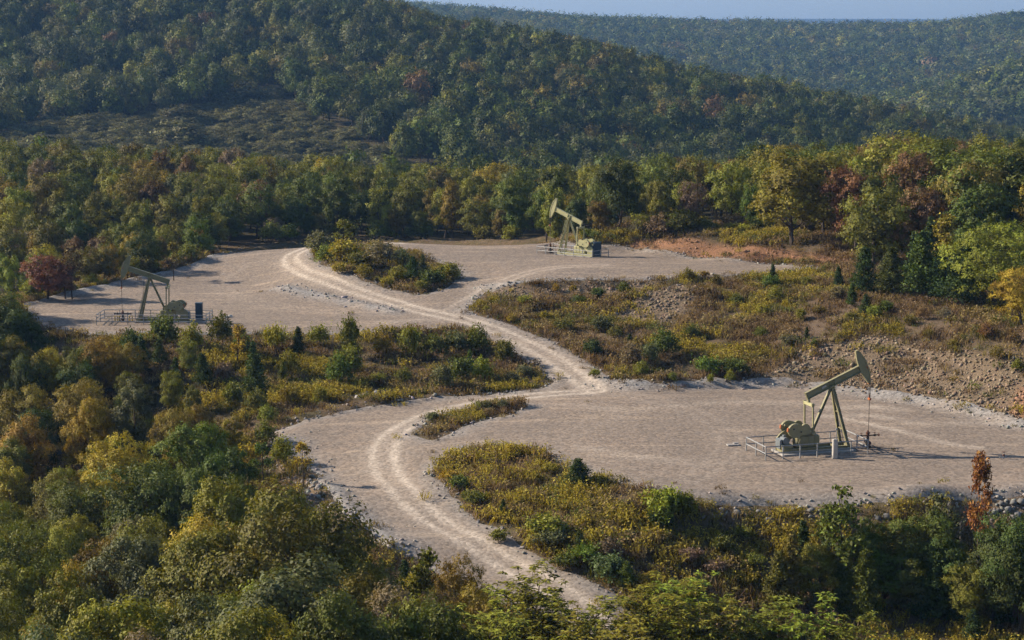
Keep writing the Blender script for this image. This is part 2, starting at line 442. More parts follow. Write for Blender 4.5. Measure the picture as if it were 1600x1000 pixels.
M = dict(
 gravel=gravel_material(), soil=soil_material(), leaf=leaf_material('leaf'), needle=leaf_material('needle', .15, .7, .15), grass=leaf_material('grass_blade', .35, .7, .15),
 stone=tinted_material('stone'), bark=plain('bark', (.085, .065, .05), .95, 0, (.16, .14, .12), 4, .1), grey_bark=plain('grey_bark', (.24, .21, .19), .95, 0, None, 4, .1),
 olive=plain('olive_paint', (.25, .228, .125), .5, 0, (.13, .12, .075), 1.6), olive_lt=plain('pale_olive_paint', (.40, .38, .20), .5, 0, (.26, .23, .14), 1.6),
 orange=plain('orange_paint', (.36, .11, .035), .7, 0, (.25, .10, .04), 6), steel=plain('galvanised_steel', (.32, .325, .33), .5, .3, (.27, .24, .21), 5),
 dark=plain('dark_iron', (.035, .03, .028), .6, .3, (.10, .05, .03), 6), rust=plain('rusty_iron', (.11, .045, .025), .8, .2, (.06, .03, .02), 6), rod=plain('polished_rod', (.22, .19, .17), .4, .8),
 cabinet=plain('blue_cabinet', (.025, .05, .075), .5, 0, (.06, .07, .08), 3), white=plain('pale_enamel', (.42, .40, .37), .6, 0, (.35, .3, .25), 4), yellow=plain('yellow_paint', (.42, .30, .06), .6, 0, (.2, .14, .06), 8),
 concrete=plain('concrete', (.33, .31, .29), .9, 0, (.22, .2, .18), 2), motor=plain('grey_motor', (.17, .19, .20), .5, .2, (.08, .08, .08), 5))

# ------------------------------------------------------------------ mesh helpers
def np_mesh(name, V, F, mats, attrs=None, smooth=False):
    """V (n,3); F (m,k) faces of equal size."""
    me = bpy.data.meshes.new(name)
    V = np.asarray(V, np.float32); F = np.asarray(F, np.int32); k = F.shape[1]
    me.vertices.add(len(V)); me.vertices.foreach_set('co', V.ravel())
    me.loops.add(F.size); me.loops.foreach_set('vertex_index', F.ravel())
    me.polygons.add(len(F)); me.polygons.foreach_set('loop_start', np.arange(0, F.size, k, dtype=np.int32))
    if smooth: me.polygons.foreach_set('use_smooth', np.ones(len(F), bool))
    for a, v in (attrs or {}).items():
        at = me.attributes.new(a, 'FLOAT', 'POINT'); at.data.foreach_set('value', np.asarray(v, np.float32))
    for m in (mats if isinstance(mats, list) else [mats]): me.materials.append(m)
    me.update(); me.validate()
    return me
def link(name, data, parent=None, loc=None, rot=None, scale=None):
    o = bpy.data.objects.new(name, data); COL.objects.link(o)
    if parent: o.parent = parent
    if loc is not None: o.location = loc
    if rot is not None: o.rotation_euler = rot
    if scale is not None: o.scale = scale if hasattr(scale, '__len__') else (scale,) * 3
    return o
def tag(o, label, cat, group=None):
    o['label'] = label; o['category'] = cat
    if group: o['group'] = group
    return o

class MB:
    def __init__(s): s.v = []; s.f = []
    def add(s, v, f):
        n = len(s.v); s.v += [tuple(p) for p in v]; s.f += [tuple(i + n for i in q) for q in f]; return s
    def box(s, c, d, rot=None, bev=.0):
        c = Vector(c); hx, hy, hz = d[0] / 2, d[1] / 2, d[2] / 2
        b = min(bev, hx * .9, hy * .9, hz * .9)
        if b <= 0:
            v = [Vector((x, y, z)) for x in (-hx, hx) for y in (-hy, hy) for z in (-hz, hz)]
            f = [(0, 1, 3, 2), (4, 6, 7, 5), (0, 4, 5, 1), (2, 3, 7, 6), (0, 2, 6, 4), (1, 5, 7, 3)]
        else:
            ring = lambda X, Y, q: [(X - q, -Y), (X, -Y + q), (X, Y - q), (X - q, Y), (-X + q, Y), (-X, Y - q), (-X, -Y + q), (-X + q, -Y)]
            v = []
            for z, X, Y in ((-hz, hx - b, hy - b), (-hz + b, hx, hy), (hz - b, hx, hy), (hz, hx - b, hy - b)):
                v += [Vector((p[0], p[1], z)) for p in ring(X, Y, b)]
            f = [tuple(range(7, -1, -1)), tuple(range(24, 32))]
            for k in range(3):
                for i in range(8): f.append((k * 8 + i, k * 8 + (i + 1) % 8, k * 8 + 8 + (i + 1) % 8, k * 8 + 8 + i))
        if rot is not None:
            m = Euler(rot).to_matrix(); v = [m @ p for p in v]
        return s.add([p + c for p in v], f)
    def tube(s, path, r, n=8, cap=True):
        path = [Vector(p) for p in path]; rs = r if hasattr(r, '__len__') else [r] * len(path)
        v, f = [], []
        for i, p in enumerate(path):
            t = (path[min(i + 1, len(path) - 1)] - path[max(i - 1, 0)]).normalized()
            a = t.orthogonal().normalized() if i == 0 else (a - t * a.dot(t)).normalized()
            b = t.cross(a)
            v += [p + (a * math.cos(2 * math.pi * k / n) + b * math.sin(2 * math.pi * k / n)) * rs[i] for k in range(n)]
        for i in range(len(path) - 1):
            for k in range(n): f.append((i * n + k, i * n + (k + 1) % n, (i + 1) * n + (k + 1) % n, (i + 1) * n + k))
        if cap: f += [tuple(range(n - 1, -1, -1)), tuple(range((len(path) - 1) * n, len(path) * n))]
        return s.add(v, f)
    def bar(s, a, b, w, h, up=(0, 0, 1)):
        a, b = Vector(a), Vector(b); t = (b - a).normalized(); side = t.cross(Vector(up))
        if side.length < 1e-4: side = Vector((0, 1, 0))
        side.normalize(); u = side.cross(t)
        v = [p + side * sx * w / 2 + u * sz * h / 2 for p in (a, b) for sx, sz in ((-1, -1), (1, -1), (1, 1), (-1, 1))]
        return s.add(v, [(3, 2, 1, 0), (4, 5, 6, 7), (0, 1, 5, 4), (1, 2, 6, 5), (2, 3, 7, 6), (3, 0, 4, 7)])
    def ibeam(s, a, b, w, h, t=.03, up=(0, 0, 1)):
        a, b = Vector(a), Vector(b); d = (b - a).normalized(); side = d.cross(Vector(up)).normalized(); u = side.cross(d)
        prof = [(-w/2, -h/2), (w/2, -h/2), (w/2, -h/2+t), (t/2, -h/2+t), (t/2, h/2-t), (w/2, h/2-t), (w/2, h/2), (-w/2, h/2), (-w/2, h/2-t), (-t/2, h/2-t), (-t/2, -h/2+t), (-w/2, -h/2+t)]
        v = [p + side * x + u * z for p in (a, b) for x, z in prof]; n = 12
        return s.add(v, [tuple(range(n - 1, -1, -1)), tuple(range(n, 2 * n))] + [(i, (i + 1) % n, n + (i + 1) % n, n + i) for i in range(n)])
    def prism(s, prof, y0, y1):                    # profile in x,z
        n = len(prof); v = [(x, y, z) for y in (y0, y1) for x, z in prof]
        return s.add(v, [tuple(range(n)), tuple(range(2 * n - 1, n - 1, -1))] + [((i + 1) % n, i, n + i, n + (i + 1) % n) for i in range(n)])
    def mesh(s, name, m):
        me = bpy.data.meshes.new(name); me.from_pydata(s.v, [], s.f); me.materials.append(m); me.update(); return me
    def obj(s, name, m, parent=None, **k): return link(name, s.mesh(name, m), parent, **k)

# ------------------------------------------------------------------ ground sheets
def axis(a, b, step, lo, hi, g=1.09):
    v = list(np.arange(a, b + .01, step)); st = step
    while v[-1] < hi: st = min(st * g, 260); v.append(v[-1] + st)
    st = step; w = []
    cur = a
    while cur > lo: st = min(st * g, 260); cur -= st; w.append(cur)
    return np.array(w[::-1] + v)
tx = axis(-75, 85, .8, -6500, 6500); ty = axis(105, 275, .8, -400, 10900, 1.05)
TX, TY = np.meshgrid(tx, ty)
TZ = H(TX, TY)
nearm = (TX > GX0 + 1) & (TX < GX1 - 1) & (TY > GY0 + 1) & (TY < GY1 - 1)
TZ = np.where(nearm, bil(lowered, TX, TY), TZ)
def gridfaces(ny, nx):
    i = np.arange(ny * nx).reshape(ny, nx)
    return np.stack([i[:-1, :-1], i[:-1, 1:], i[1:, 1:], i[1:, :-1]], -1).reshape(-1, 4)
SD = np.where(nearm, bil(SDFG, TX, TY), 50)
pxm, pym = project(TX, TY, TZ)
clear = sstep(435, 455, TY) * sstep(722, 704, TY + np.maximum(-90 - TX, 0) * 1.6 + np.maximum(TX + 60, 0) * .10 + fbm(TX / 40, TY / 40, 8, 3) * 80) * sstep(-8, -32, TX + (TY - 560) * .45 + fbm(TX / 25, TY / 25, 18, 3) * 40)
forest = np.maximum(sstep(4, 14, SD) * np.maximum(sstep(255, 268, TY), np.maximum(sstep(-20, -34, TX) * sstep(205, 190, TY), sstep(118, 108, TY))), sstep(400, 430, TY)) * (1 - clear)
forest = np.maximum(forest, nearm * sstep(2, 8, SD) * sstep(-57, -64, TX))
ground = link('ground', np_mesh('ground', np.stack([TX, TY, TZ], -1).reshape(-1, 3), gridfaces(*TX.shape), M['soil'],
   dict(rubble=np.where(nearm, bil(Z_RUBBLE, TX, TY), 0).ravel(), red=np.where(nearm, bil(Z_RED, TX, TY), 0).ravel(), soil=(np.where(nearm, bil(Z_SOIL, TX, TY), 0) * .8).ravel(),
        forest=forest.ravel(), clearing=clear.ravel()), True))
ground['kind'] = 'structure'

sx = np.arange(-68, 62, .4); sy = np.arange(112, 266, .4)
SX, SY = np.meshgrid(sx, sy)
sS = bil(SDFG, SX, SY)
SZ = bil(SURF, SX, SY) + .05 - np.clip(sS + .25, 0, 3) * .45
def road_d(L): return dist_line(L, SX, SY)
dl, du, db, di = road_d(ROAD_LOW), road_d(ROAD_UP), road_d(ROAD_BR), road_d(ROAD_IN)
ring = road_d(smooth_line(GL([(980,640),(900,672),(880,700),(940,730),(1080,762),(1250,772),(1400,765),(1560,745)]), 2)); ring2 = road_d(smooth_line(GL([(700,492),(560,492),(420,480),(330,450),(360,420),(440,405)]), 2))
wob = fbm(SX / 7, SY / 7, 41, 3) * 1.2
def ruts(d, wid, amt): return amt * (np.exp(-((np.abs(d + wob * .25) - .85) / .33) ** 2) * (.7 + .5 * vnoise(SX / 3, SY / 3, 8)) + .30 * np.exp(-((d + wob * .6) / wid) ** 2))
track = np.clip(np.maximum.reduce([ruts(dl, 2.2, .95), ruts(du, 2.0, .95), ruts(db, 1.8, .4), ruts(di, 2.2, .16), ruts(ring, 1.8, .10), ruts(ring2, 1.6, .12)]), 0, 1)
pale = np.zeros_like(SX)
for ln, w, a in (([(1295,650),(1350,662),(1420,678),(1480,695),(1530,702)], .55, .55), ([(1290,640),(1340,636),(1400,640)], 1.2, .45), ([(1290,652),(1350,650),(1390,655)], .9, .4), ([(1000,640),(1150,628),(1260,634)], 1.0, .22),
                 ([(800,640),(880,632),(960,640)], 1.2, .25), ([(900,700),(1010,718),(1130,728)], 1.3, .25), ([(600,505),(700,498),(760,500)], 1.0, .35), ([(1560,660),(1480,664),(1420,662)], 1.0, .3)):
    pale = np.maximum(pale, a * np.exp(-(dist_line(smooth_line(GL(ln), 1), SX, SY) / w) ** 2))
track = np.maximum(track, pale * (.5 + vnoise(SX / 1.5, SY / 1.5, 4)))
coarse = np.clip(np.maximum(bil(rough, SX, SY), sstep(-2.2, -.2, sS) * .55) * (.45 + vnoise(SX / 2, SY / 2, 6)), 0, 1) * (1 - np.clip(track, 0, 1) * .7)
WELL = {}
oil = np.zeros_like(SX)
PUMPS = [  # foot point in the picture, heading, scale
 dict(px=1297, py=704, head=R(17), s=1.0), dict(px=889, py=399, head=R(141), s=.89), dict(px=236, py=503.5, head=R(178), s=.915)]
for k, p in enumerate(PUMPS):
    x, y = G(p['px'], p['py']); p['x'], p['y'] = x, y
    p['z'] = float(bil(SURF, x, y)) + .05
    wx, wy = x + math.cos(p['head']) * 3.4 * p['s'], y + math.sin(p['head']) * 3.4 * p['s']
    WELL[k] = (wx, wy)
    oil = np.maximum(oil, .75 * np.exp(-(((SX - wx) / 1.5) ** 2 + ((SY - wy) / 1.2) ** 2)) * (.5 + vnoise(SX / .8, SY / .8, 3)))
oil = np.clip(oil, 0, .9)
Fg = gridfaces(*SX.shape)
keep = (sS.ravel()[Fg].min(1) < .6)
fc = np.stack([SX.ravel()[Fg].mean(1), SY.ravel()[Fg].mean(1)], 1)
dr = np.minimum(dl, du).ravel()[Fg].mean(1)
cen = [G(1150, 690), G(230, 480), G(960, 408)]
dd = np.stack([np.hypot(fc[:, 0] - c[0], fc[:, 1] - c[1]) for c in cen], 1).argmin(1)
cls = np.where(dr < 3.6, 3, dd)
V_all = np.stack([SX, SY, SZ], -1).reshape(-1, 3)
for k, nm in enumerate(['gravel_pad', 'gravel_pad', 'gravel_pad', 'gravel_road']):
    f = Fg[keep & (cls == k)]
    used, inv = np.unique(f, return_inverse=True)
    o = link(nm, np_mesh(nm, V_all[used], inv.reshape(f.shape), M['gravel'], dict(track=track.ravel()[used], coarse=coarse.ravel()[used], oil=oil.ravel()[used]), True))
    o['kind'] = 'structure'
def ground_z(x, y):
    x = np.asarray(x, float); y = np.asarray(y, float)
    s = bil(SDFG, x, y)
    return bil(SURF, x, y) + np.where(s < 0, .05, 0)

# ------------------------------------------------------------------ plants: mesh prototypes
def leaf_arrays(C, Nn, T, L, Wd, rg):
    """rhombic leaves: centre, normal, along-vector, length, width"""
    Nn = Nn / np.linalg.norm(Nn, axis=1, keepdims=True)
    T = T - Nn * (T * Nn).sum(1, keepdims=True); T /= np.linalg.norm(T, axis=1, keepdims=True) + 1e-9
    B = np.cross(Nn, T); L = L[:, None]; Wd = Wd[:, None]
    V = np.stack([C - T * L * .5, C + B * Wd * .5 + Nn * Wd * .16, C + T * L * .5 - Nn * L * .1, C - B * Wd * .5 + Nn * Wd * .16], 1)
    return V
def leaf_mesh(name, Vs, m, var):
    V = np.concatenate(Vs).reshape(-1, 3); n = len(V) // 4
    return np_mesh(name, V, np.arange(n * 4).reshape(n, 4), m, dict(var=np.repeat(np.concatenate(var), 4)))
def rsph(rg, n):
    v = rg.normal(size=(n, 3)); return v / np.linalg.norm(v, axis=1, keepdims=True)
def blob_leaves(rg, blobs, n, size, tidy=.5, per=9):
    """leaves in short sprigs that stand on the shells of the crown's clumps"""
    cs = np.array([b[0] for b in blobs]); rs = np.array([b[1] for b in blobs]); ns = max(n // per, 1); n = ns * per
    w = rs.prod(1) ** (2 / 3); idx = rg.choice(len(blobs), ns, p=w / w.sum())
    d = rsph(rg, ns); d[:, 2] = np.where(d[:, 2] < -.3, -d[:, 2] * .7, d[:, 2])
    d /= np.linalg.norm(d, axis=1, keepdims=True)
    bv = rg.uniform(0, 1, len(blobs))
    r = (rg.uniform(.5, 1, ns) ** .35) * (1 + rg.normal(0, .10, ns))
    C0 = cs[idx] + d * rs[idx] * r[:, None]
    tw = d * .7 + rsph(rg, ns) * .6 + np.array([0, 0, .15]); sv = rg.uniform(0, 1, ns)
    I = np.repeat(np.arange(ns), per); t = rg.uniform(-.3, 1, n)
    C = C0[I] + tw[I] * (t * size * 2.2)[:, None] + rg.normal(0, size * .55, (n, 3))
    cc = C - cs.mean(0); cc /= np.linalg.norm(cc, axis=1, keepdims=True) + 1e-6
    Nn = d[I] * tidy + cc * tidy * .6 + rsph(rg, n) * .62 + np.array([0, 0, .2])
    T = tw[I] * .6 + rsph(rg, n) + np.array([0, 0, -.3])
    L = size * rg.uniform(.65, 1.4, n)
    var = np.clip(bv[idx][I] * .35 + sv[I] * .35 + rg.uniform(0, 1, n) * .3, 0, 1)
    return leaf_arrays(C, Nn, T, L, L * rg.uniform(.5, .8, n), rg), var
def limb_tube(mb, a, b, r0, r1, rg, sag=.12, n=5, seg=3):
    a, b = np.array(a, float), np.array(b, float); L = np.linalg.norm(b - a)
    P = [a + (b - a) * t + (rg.normal(0, sag * .4 * L, 3) * (0 < t < 1)) + np.array([0, 0, sag * L * math.sin(math.pi * t) * .6]) for t in np.linspace(0, 1, seg + 1)]
    mb.tube(P, list(np.linspace(r0, r1, seg + 1)), n, False)
    return P
def make_oak(seed, h, wid, nb, nleaf, size, base=.28, n_trunk=6, mname='leaf', airy=1.0, tidy=.75):
    rg = np.random.default_rng(seed); blobs = []; t = MB()
    lean = rg.normal(0, .03 * h, 2)
    top = np.array([lean[0], lean[1], h * .80])
    trunk = [np.array([0, 0, -.5]), np.array([0, 0, h * .02]), np.array([*rg.normal(0, .02 * h, 2), h * .25]), np.array([*(lean * .6 + rg.normal(0, .02 * h, 2)), h * .52]), top]
    t.tube(trunk, [h * .026, h * .022, h * .017, h * .012, h * .004], n_trunk, False)
    golden = 2.4
    for k in range(nb):
        f = (k + .5) / nb
        z = h * (base + (1 - base) * (.06 + .90 * f))
        pk = (.42, .34, .48, .30, .40)[seed % 5]; prof = math.sqrt(max(.04, 1 - ((f - pk) / (1.06 - pk)) ** 2))
        rad = wid * prof * rg.uniform(.4, 1.2)
        ang = k * golden + rg.uniform(-.6, .6)
        c = np.array([lean[0] * f + math.cos(ang) * rad, lean[1] * f + math.sin(ang) * rad, z - rg.uniform(0, .06) * h])
        br = wid * rg.uniform(*((.19, .40) if nb > 29 else (.30, .50))) * (1.1 if f < .8 else .8)
        blobs.append((c, np.array([br * rg.uniform(.9, 1.2), br * rg.uniform(.9, 1.2), br * rg.uniform(.55, .8)])))
        if k % 3 == 0 or nb < 14:
            zz = max(h * .16, c[2] - rad * .7 - h * .06); ft = min(zz / (h * .8), .97)
            st = np.array([lean[0] * ft, lean[1] * ft, zz])
            limb_tube(t, st, c, h * .008 * (1.3 - f), h * .002, rg, .1, 4, 3)
    V, var = blob_leaves(rg, blobs, int(nleaf * airy), size, tidy)
    return t.mesh('trunk', M['bark']), leaf_mesh('crown', [V], M[mname], [var])
def make_cedar(seed, h, wid, nbr, per, size, mname='needle'):
    rg = np.random.default_rng(seed); t = MB()
    t.tube([(0, 0, -.4), (0, 0, h * .4), (0, 0, h * .97)], [h * .02, h * .013, h * .002], 5, False)
    C, Nn, T, var = [], [], [], []
    for k in range(nbr):
        f = (k + rg.uniform(0, 1)) / nbr; z = h * (.07 + .92 * f)
        L = wid * (1 - f) ** .75 * rg.uniform(.6, 1.12) + .04 * wid
        ang = k * 2.399 + rg.normal(0, .3); d = np.array([math.cos(ang), math.sin(ang), rg.uniform(.15, .6)])
        n = max(4, int(per * (.3 + L / wid)))
        s = rg.uniform(.12, 1, n) ** .7
        p = np.array([0, 0, z]) + d * (s * L)[:, None] + rg.normal(0, .085 * wid + .07 * L, (n, 3)) * np.array([1, 1, .6])
        C.append(p); Nn.append(rsph(rg, n) + np.array([0, 0, .6])); T.append(d + rsph(rg, n) * .6); var.append(np.clip(rg.uniform(0, .6) * .5 + s * .3 + rg.uniform(0, .3, n), 0, 1))
        if k % 3 == 0: t.tube([(0, 0, z), tuple(np.array([0, 0, z]) + d * L * .8)], [h * .005, h * .001], 3, False)
    C, Nn, T = map(np.concatenate, (C, Nn, T)); n = len(C)
    L = size * rg.uniform(.7, 1.5, n)
    return t.mesh('trunk', M['bark']), leaf_mesh('crown', [leaf_arrays(C, Nn, T, L, L * .42, rg)], M[mname], [np.concatenate(var)])
def branch_rec(mb, rg, p, d, L, r, depth, tips, nmin=2, nmax=4):
    e = p + d * L; m = (p + e) / 2 + rg.normal(0, .05 * L, 3)
    mb.tube([p, m, e], [r, r * .8, r * .5], 4 if depth > 1 else 3, False)
    tips.append((e, d))
    if depth == 0: return
    for _ in range(rg.integers(nmin, nmax + 1)):
        t = rg.uniform(.45, 1); nd = d + rsph(rg, 1)[0] * .75 + np.array([0, 0, .2]); nd /= np.linalg.norm(nd)
        branch_rec(mb, rg, p + (e - p) * t, nd, L * rg.uniform(.5, .72), r * .5, depth - 1, tips, nmin, nmax)
def make_sapling(seed, h, nleaf, size, spread=.3, mname='leaf', bare=False):
    """thin tree whose branches show"""
    rg = np.random.default_rng(seed); t = MB(); crown_b = MB(); tips = []
    pts_ = [np.array([0, 0, -.3])] + [np.array([*rg.normal(0, .02 * h, 2), h * f]) for f in (.3, .6, .85, 1)]
    t.tube(pts_, [h * .014, h * .012, h * .008, h * .005, h * .0015], 5, False)
    for k in range(int(13 if not bare else 18)):
        f = rg.uniform(.25, .95); ang = k * 2.4; d = np.array([math.cos(ang), math.sin(ang), rg.uniform(.5, 1.2)]); d /= np.linalg.norm(d)
        branch_rec(crown_b, rg, np.array([0, 0, h * f]), d, h * spread * (1.15 - f) * rg.uniform(.7, 1.1), h * .005, 2 if bare else 1, tips, 2, 4 if bare else 3)
    if bare: return t.mesh('trunk', M['grey_bark']), crown_b.mesh('crown', M['grey_bark'])
    for v, f in ((crown_b.v, crown_b.f),): t.add(v, f)
    E = np.array([e for e, _ in tips]); idx = rg.integers(0, len(E), nleaf)
    C = E[idx] + rg.normal(0, h * .035, (nleaf, 3)); L = size * rg.uniform(.7, 1.4, nleaf)
    V = leaf_arrays(C, rsph(rg, nleaf) + np.array([0, 0, .5]), rsph(rg, nleaf) + np.array([0, 0, -.4]), L, L * .6, rg)
    return t.mesh('trunk', M['bark']), leaf_mesh('crown', [V], M[mname], [rg.uniform(0, 1, nleaf)])
def make_shrub(seed, h, wid, nb, nleaf, size, spiky=0.0):
    rg = np.random.default_rng(seed); t = MB(); blobs = []
    for k in range(nb):
        ang = k * 2.4; f = (k + .5) / nb; rad = wid * math.sqrt(f) * .62
        c = np.array([math.cos(ang) * rad, math.sin(ang) * rad, h * (.30 + .42 * (1 - f) + rg.uniform(-.1, .16))])
        br = wid * rg.uniform(.24, .42); blobs.append((c, np.array([br, br, br * rg.uniform(.7, 1.1) + spiky * h * .12])))
        limb_tube(t, (rg.normal(0, .05), rg.normal(0, .05), -.1), c, .025, .008, rg, .08, 3, 2)
    V, var = blob_leaves(rg, blobs, nleaf, size, .3)
    Vs, vv = [V], [var]
    for k in range(10 + int(14 * spiky)):           # shoots that break the outline
        ang = rg.uniform(0, 6.28); rad = wid * rg.uniform(.1, .8); p = np.array([math.cos(ang) * rad, math.sin(ang) * rad, h * .5]); d = np.array([math.cos(ang) * .35, math.sin(ang) * .35, 1]) * h * rg.uniform(.25, .6)
        n = 14; s = rg.uniform(0, 1, n)
        C = p + d * s[:, None] + rg.normal(0, size * .45, (n, 3)); L = size * rg.uniform(.6, 1.2, n)
        Vs.append(leaf_arrays(C, rsph(rg, n), rsph(rg, n) + np.array([0, 0, .4]), L, L * .55, rg)); vv.append(rg.uniform(.3, 1, n))
    return t.mesh('stems', M['bark']), leaf_mesh('foliage', Vs, M['leaf'], vv)
def make_whorl_tree(seed, h, wid, nwh, leaf):
    """tree whose long leaves hang in whorls at the shoot tips"""
    rg = np.random.default_rng(seed); t = MB(); Vs, vv = [], []
    t.tube([(0, 0, -.5), (0, 0, h * .5), (rg.normal(0, .2), rg.normal(0, .2), h * .9)], [h * .02, h * .014, h * .004], 6, False)
    hubs = []
    for k in range(16):
        f = .42 + .55 * k / 16; ang = k * 2.4; L = wid * rg.uniform(.55, 1.05) * math.sin(math.pi * min(.95, f * .93)) ** .5
        e = np.array([math.cos(ang) * L, math.sin(ang) * L, h * f + L * .35]); limb_tube(t, (0, 0, h * (f - .12)), e, .05, .018, rg, .1, 4, 3)
        for q in range(nwh // 16):
            s = rg.uniform(.3, 1.05); hub = np.array([0, 0, h * (f - .12)]) * (1 - s) + e * s + rg.normal(0, .42, 3) + np.array([0, 0, .35])
            hubs.append(hub); t.tube([tuple(hub - np.array([rg.normal(0, .15), rg.normal(0, .15), .5])), tuple(hub)], [.014, .007], 3, False)
    for hub in hubs:
        n = rg.integers(8, 13); a = rg.uniform(0, 6.28) + np.arange(n) * 2.399; el = rg.uniform(-.75, .45, n)
        T = np.stack([np.cos(a) * np.cos(el), np.sin(a) * np.cos(el), np.sin(el)], 1); L = leaf * rg.uniform(.75, 1.3, n)
        up = np.array([0, 0, 1.0]) + rsph(rg, n) * .3
        Vs.append(leaf_arrays(hub + T * L[:, None] * .5, up, T, L, L * .34, rg)); vv.append(rg.uniform(.1, 1, n))
    return t.mesh('trunk', M['bark']), leaf_mesh('crown', Vs, M['leaf'], vv)

OAK_HI = [make_oak(100 + i, 10, (3.3, 2.8, 3.7, 3.0, 2.4)[i], (36, 32, 40, 34, 30)[i], 22000, .185, (.24, .3, .2, .26, .22)[i]) for i in range(5)]
OAK_MD = [make_oak(200 + i, 10, (3.2, 2.7, 3.6, 2.9, 2.3)[i], (33, 30, 36, 31, 30)[i], 9000, .28, (.22, .3, .2, .26, .18)[i], tidy=.95) for i in range(5)]
OAK_LO = [make_oak(300 + i, 10, (3.4, 2.9, 3.8, 3.1)[i], (15, 13, 17, 14)[i], 2600, .52, .2, 4, tidy=1.5) for i in range(4)]
OAK_XL = [make_oak(400 + i, 10, (3.8, 3.2, 4.2)[i], (10, 9, 11)[i], 420, 1.25, .15, 3, tidy=1.9) for i in range(3)]
CEDAR = [make_cedar(500 + i, 5, (1.35, 1.0, 1.7)[i], (70, 64, 76)[i], (70, 62, 72)[i], .22) for i in range(3)]
SAPL = [make_sapling(600 + i, 6, 900, .24, .3) for i in range(3)]
SLIM = [make_sapling(640 + i, 6, 1500, .22, .2) for i in range(2)]
BARE = [make_sapling(620 + i, 6, 0, 0, .36, bare=True) for i in range(2)]
SHRUB = [make_shrub(700 + i, 1.8, 1.25, 9, 1500, .17, (0, .5, 1)[i]) for i in range(3)]
WHORL = [make_whorl_tree(800 + i, 10, 3.0, 400, .42) for i in range(2)]
KINDS = dict(oak=OAK_HI, oakm=OAK_MD, cedar=CEDAR, sapling=SAPL, slim=SLIM, bare=BARE, shrub=SHRUB, whorl=WHORL)
BASEH = dict(oak=10, oakm=10, cedar=5, sapling=6, slim=6, bare=6, shrub=1.8, whorl=10)
PARTN = dict(shrub=('stems', 'foliage'), bare=('trunk', 'crown'))
OBJN = dict(oak='broadleaf_tree', oakm='broadleaf_tree', cedar='cedar_tree', sapling='young_tree', slim='young_tree', bare='bare_tree', shrub='shrub', whorl='long_leaved_tree')
TINT = {'dark green': (.044, .058, .013), 'green': (.066, .080, .014), 'olive': (.092, .092, .016), 'yellow-green': (.128, .124, .018), 'golden': (.180, .140, .018), 'ochre': (.150, .106, .020),
        'orange': (.27, .095, .015), 'russet': (.108, .064, .028), 'crimson': (.110, .050, .030), 'grey-brown': (.115, .085, .052), 'grey-green': (.082, .088, .036), 'cedar green': (.034, .050, .014), 'bronze': (.105, .082, .018), 'grey': (.2, .18, .16), 'rust': (.165, .075, .026)}
TINT = {k: tuple(c * 1.6 for c in v) for k, v in TINT.items()}
PLANTS = []
PLANT_XY = []
def plant(kind, x, y, h, tint, label=None, where=None, wide=1.0, name=None, variant=None):
    protos = KINDS[kind]; k = variant if variant is not None else int(rng.integers(0, len(protos)))
    a, b = protos[k]; s = h / BASEH[kind]
    z = float(ground_z(x, y)) - .05
    root = link(name or OBJN[kind], None, loc=(x, y, z), rot=(float(rng.normal(0, .03)), float(rng.normal(0, .03)), float(rng.uniform(0, 6.28))), scale=(s * wide, s * wide, s))
    root.empty_display_size = .2
    pn = PARTN.get(kind, ('trunk', 'crown'))
    link(pn[0], a, root); c = link(pn[1], b, root)
    col = np.array(TINT[tint]) * rng.uniform(.82, 1.2); col = col * (1 + rng.normal(0, .06, 3))
    c['tint'] = [float(v) for v in np.clip(col, .005, .6)]
    px, py = project(x, y, z + h)
    PLANTS.append(dict(o=root, kind=kind, tint=tint, label=label, where=where, px=float(px), y=y, h=h))
    PLANT_XY.append((x, y, h * .3 * wide))
    return root
def plant_px(kind, px, py, h, tint, label=None, where=None, top=False, dmin=55, **k):
    x, y = G(px, py, h if top else 0.0, dmin)
    return plant(kind, x, y, h, tint, label, where, **k)

gp_px = np.array(GRAVEL_PX, float)
KEEP_PX = np.array([(370,690),(440,672),(480,650),(560,640),(600,760),(640,850),(700,895),(650,890),(560,850),(480,795),(400,745)], float)
def covers_gravel(x, y, z, h, w):
    pts_ = [(0, 1.0), (-.5, .8), (.5, .8), (-.9, .55), (.9, .55), (0, .6), (-.6, .25), (.6, .25)]
    for a, f in pts_:
        px, py = project(x + a * w, y, z + h * f)
        if inside(gp_px, np.array(px), np.array(py)) or inside(KEEP_PX, np.array(px), np.array(py)): return True
    return False
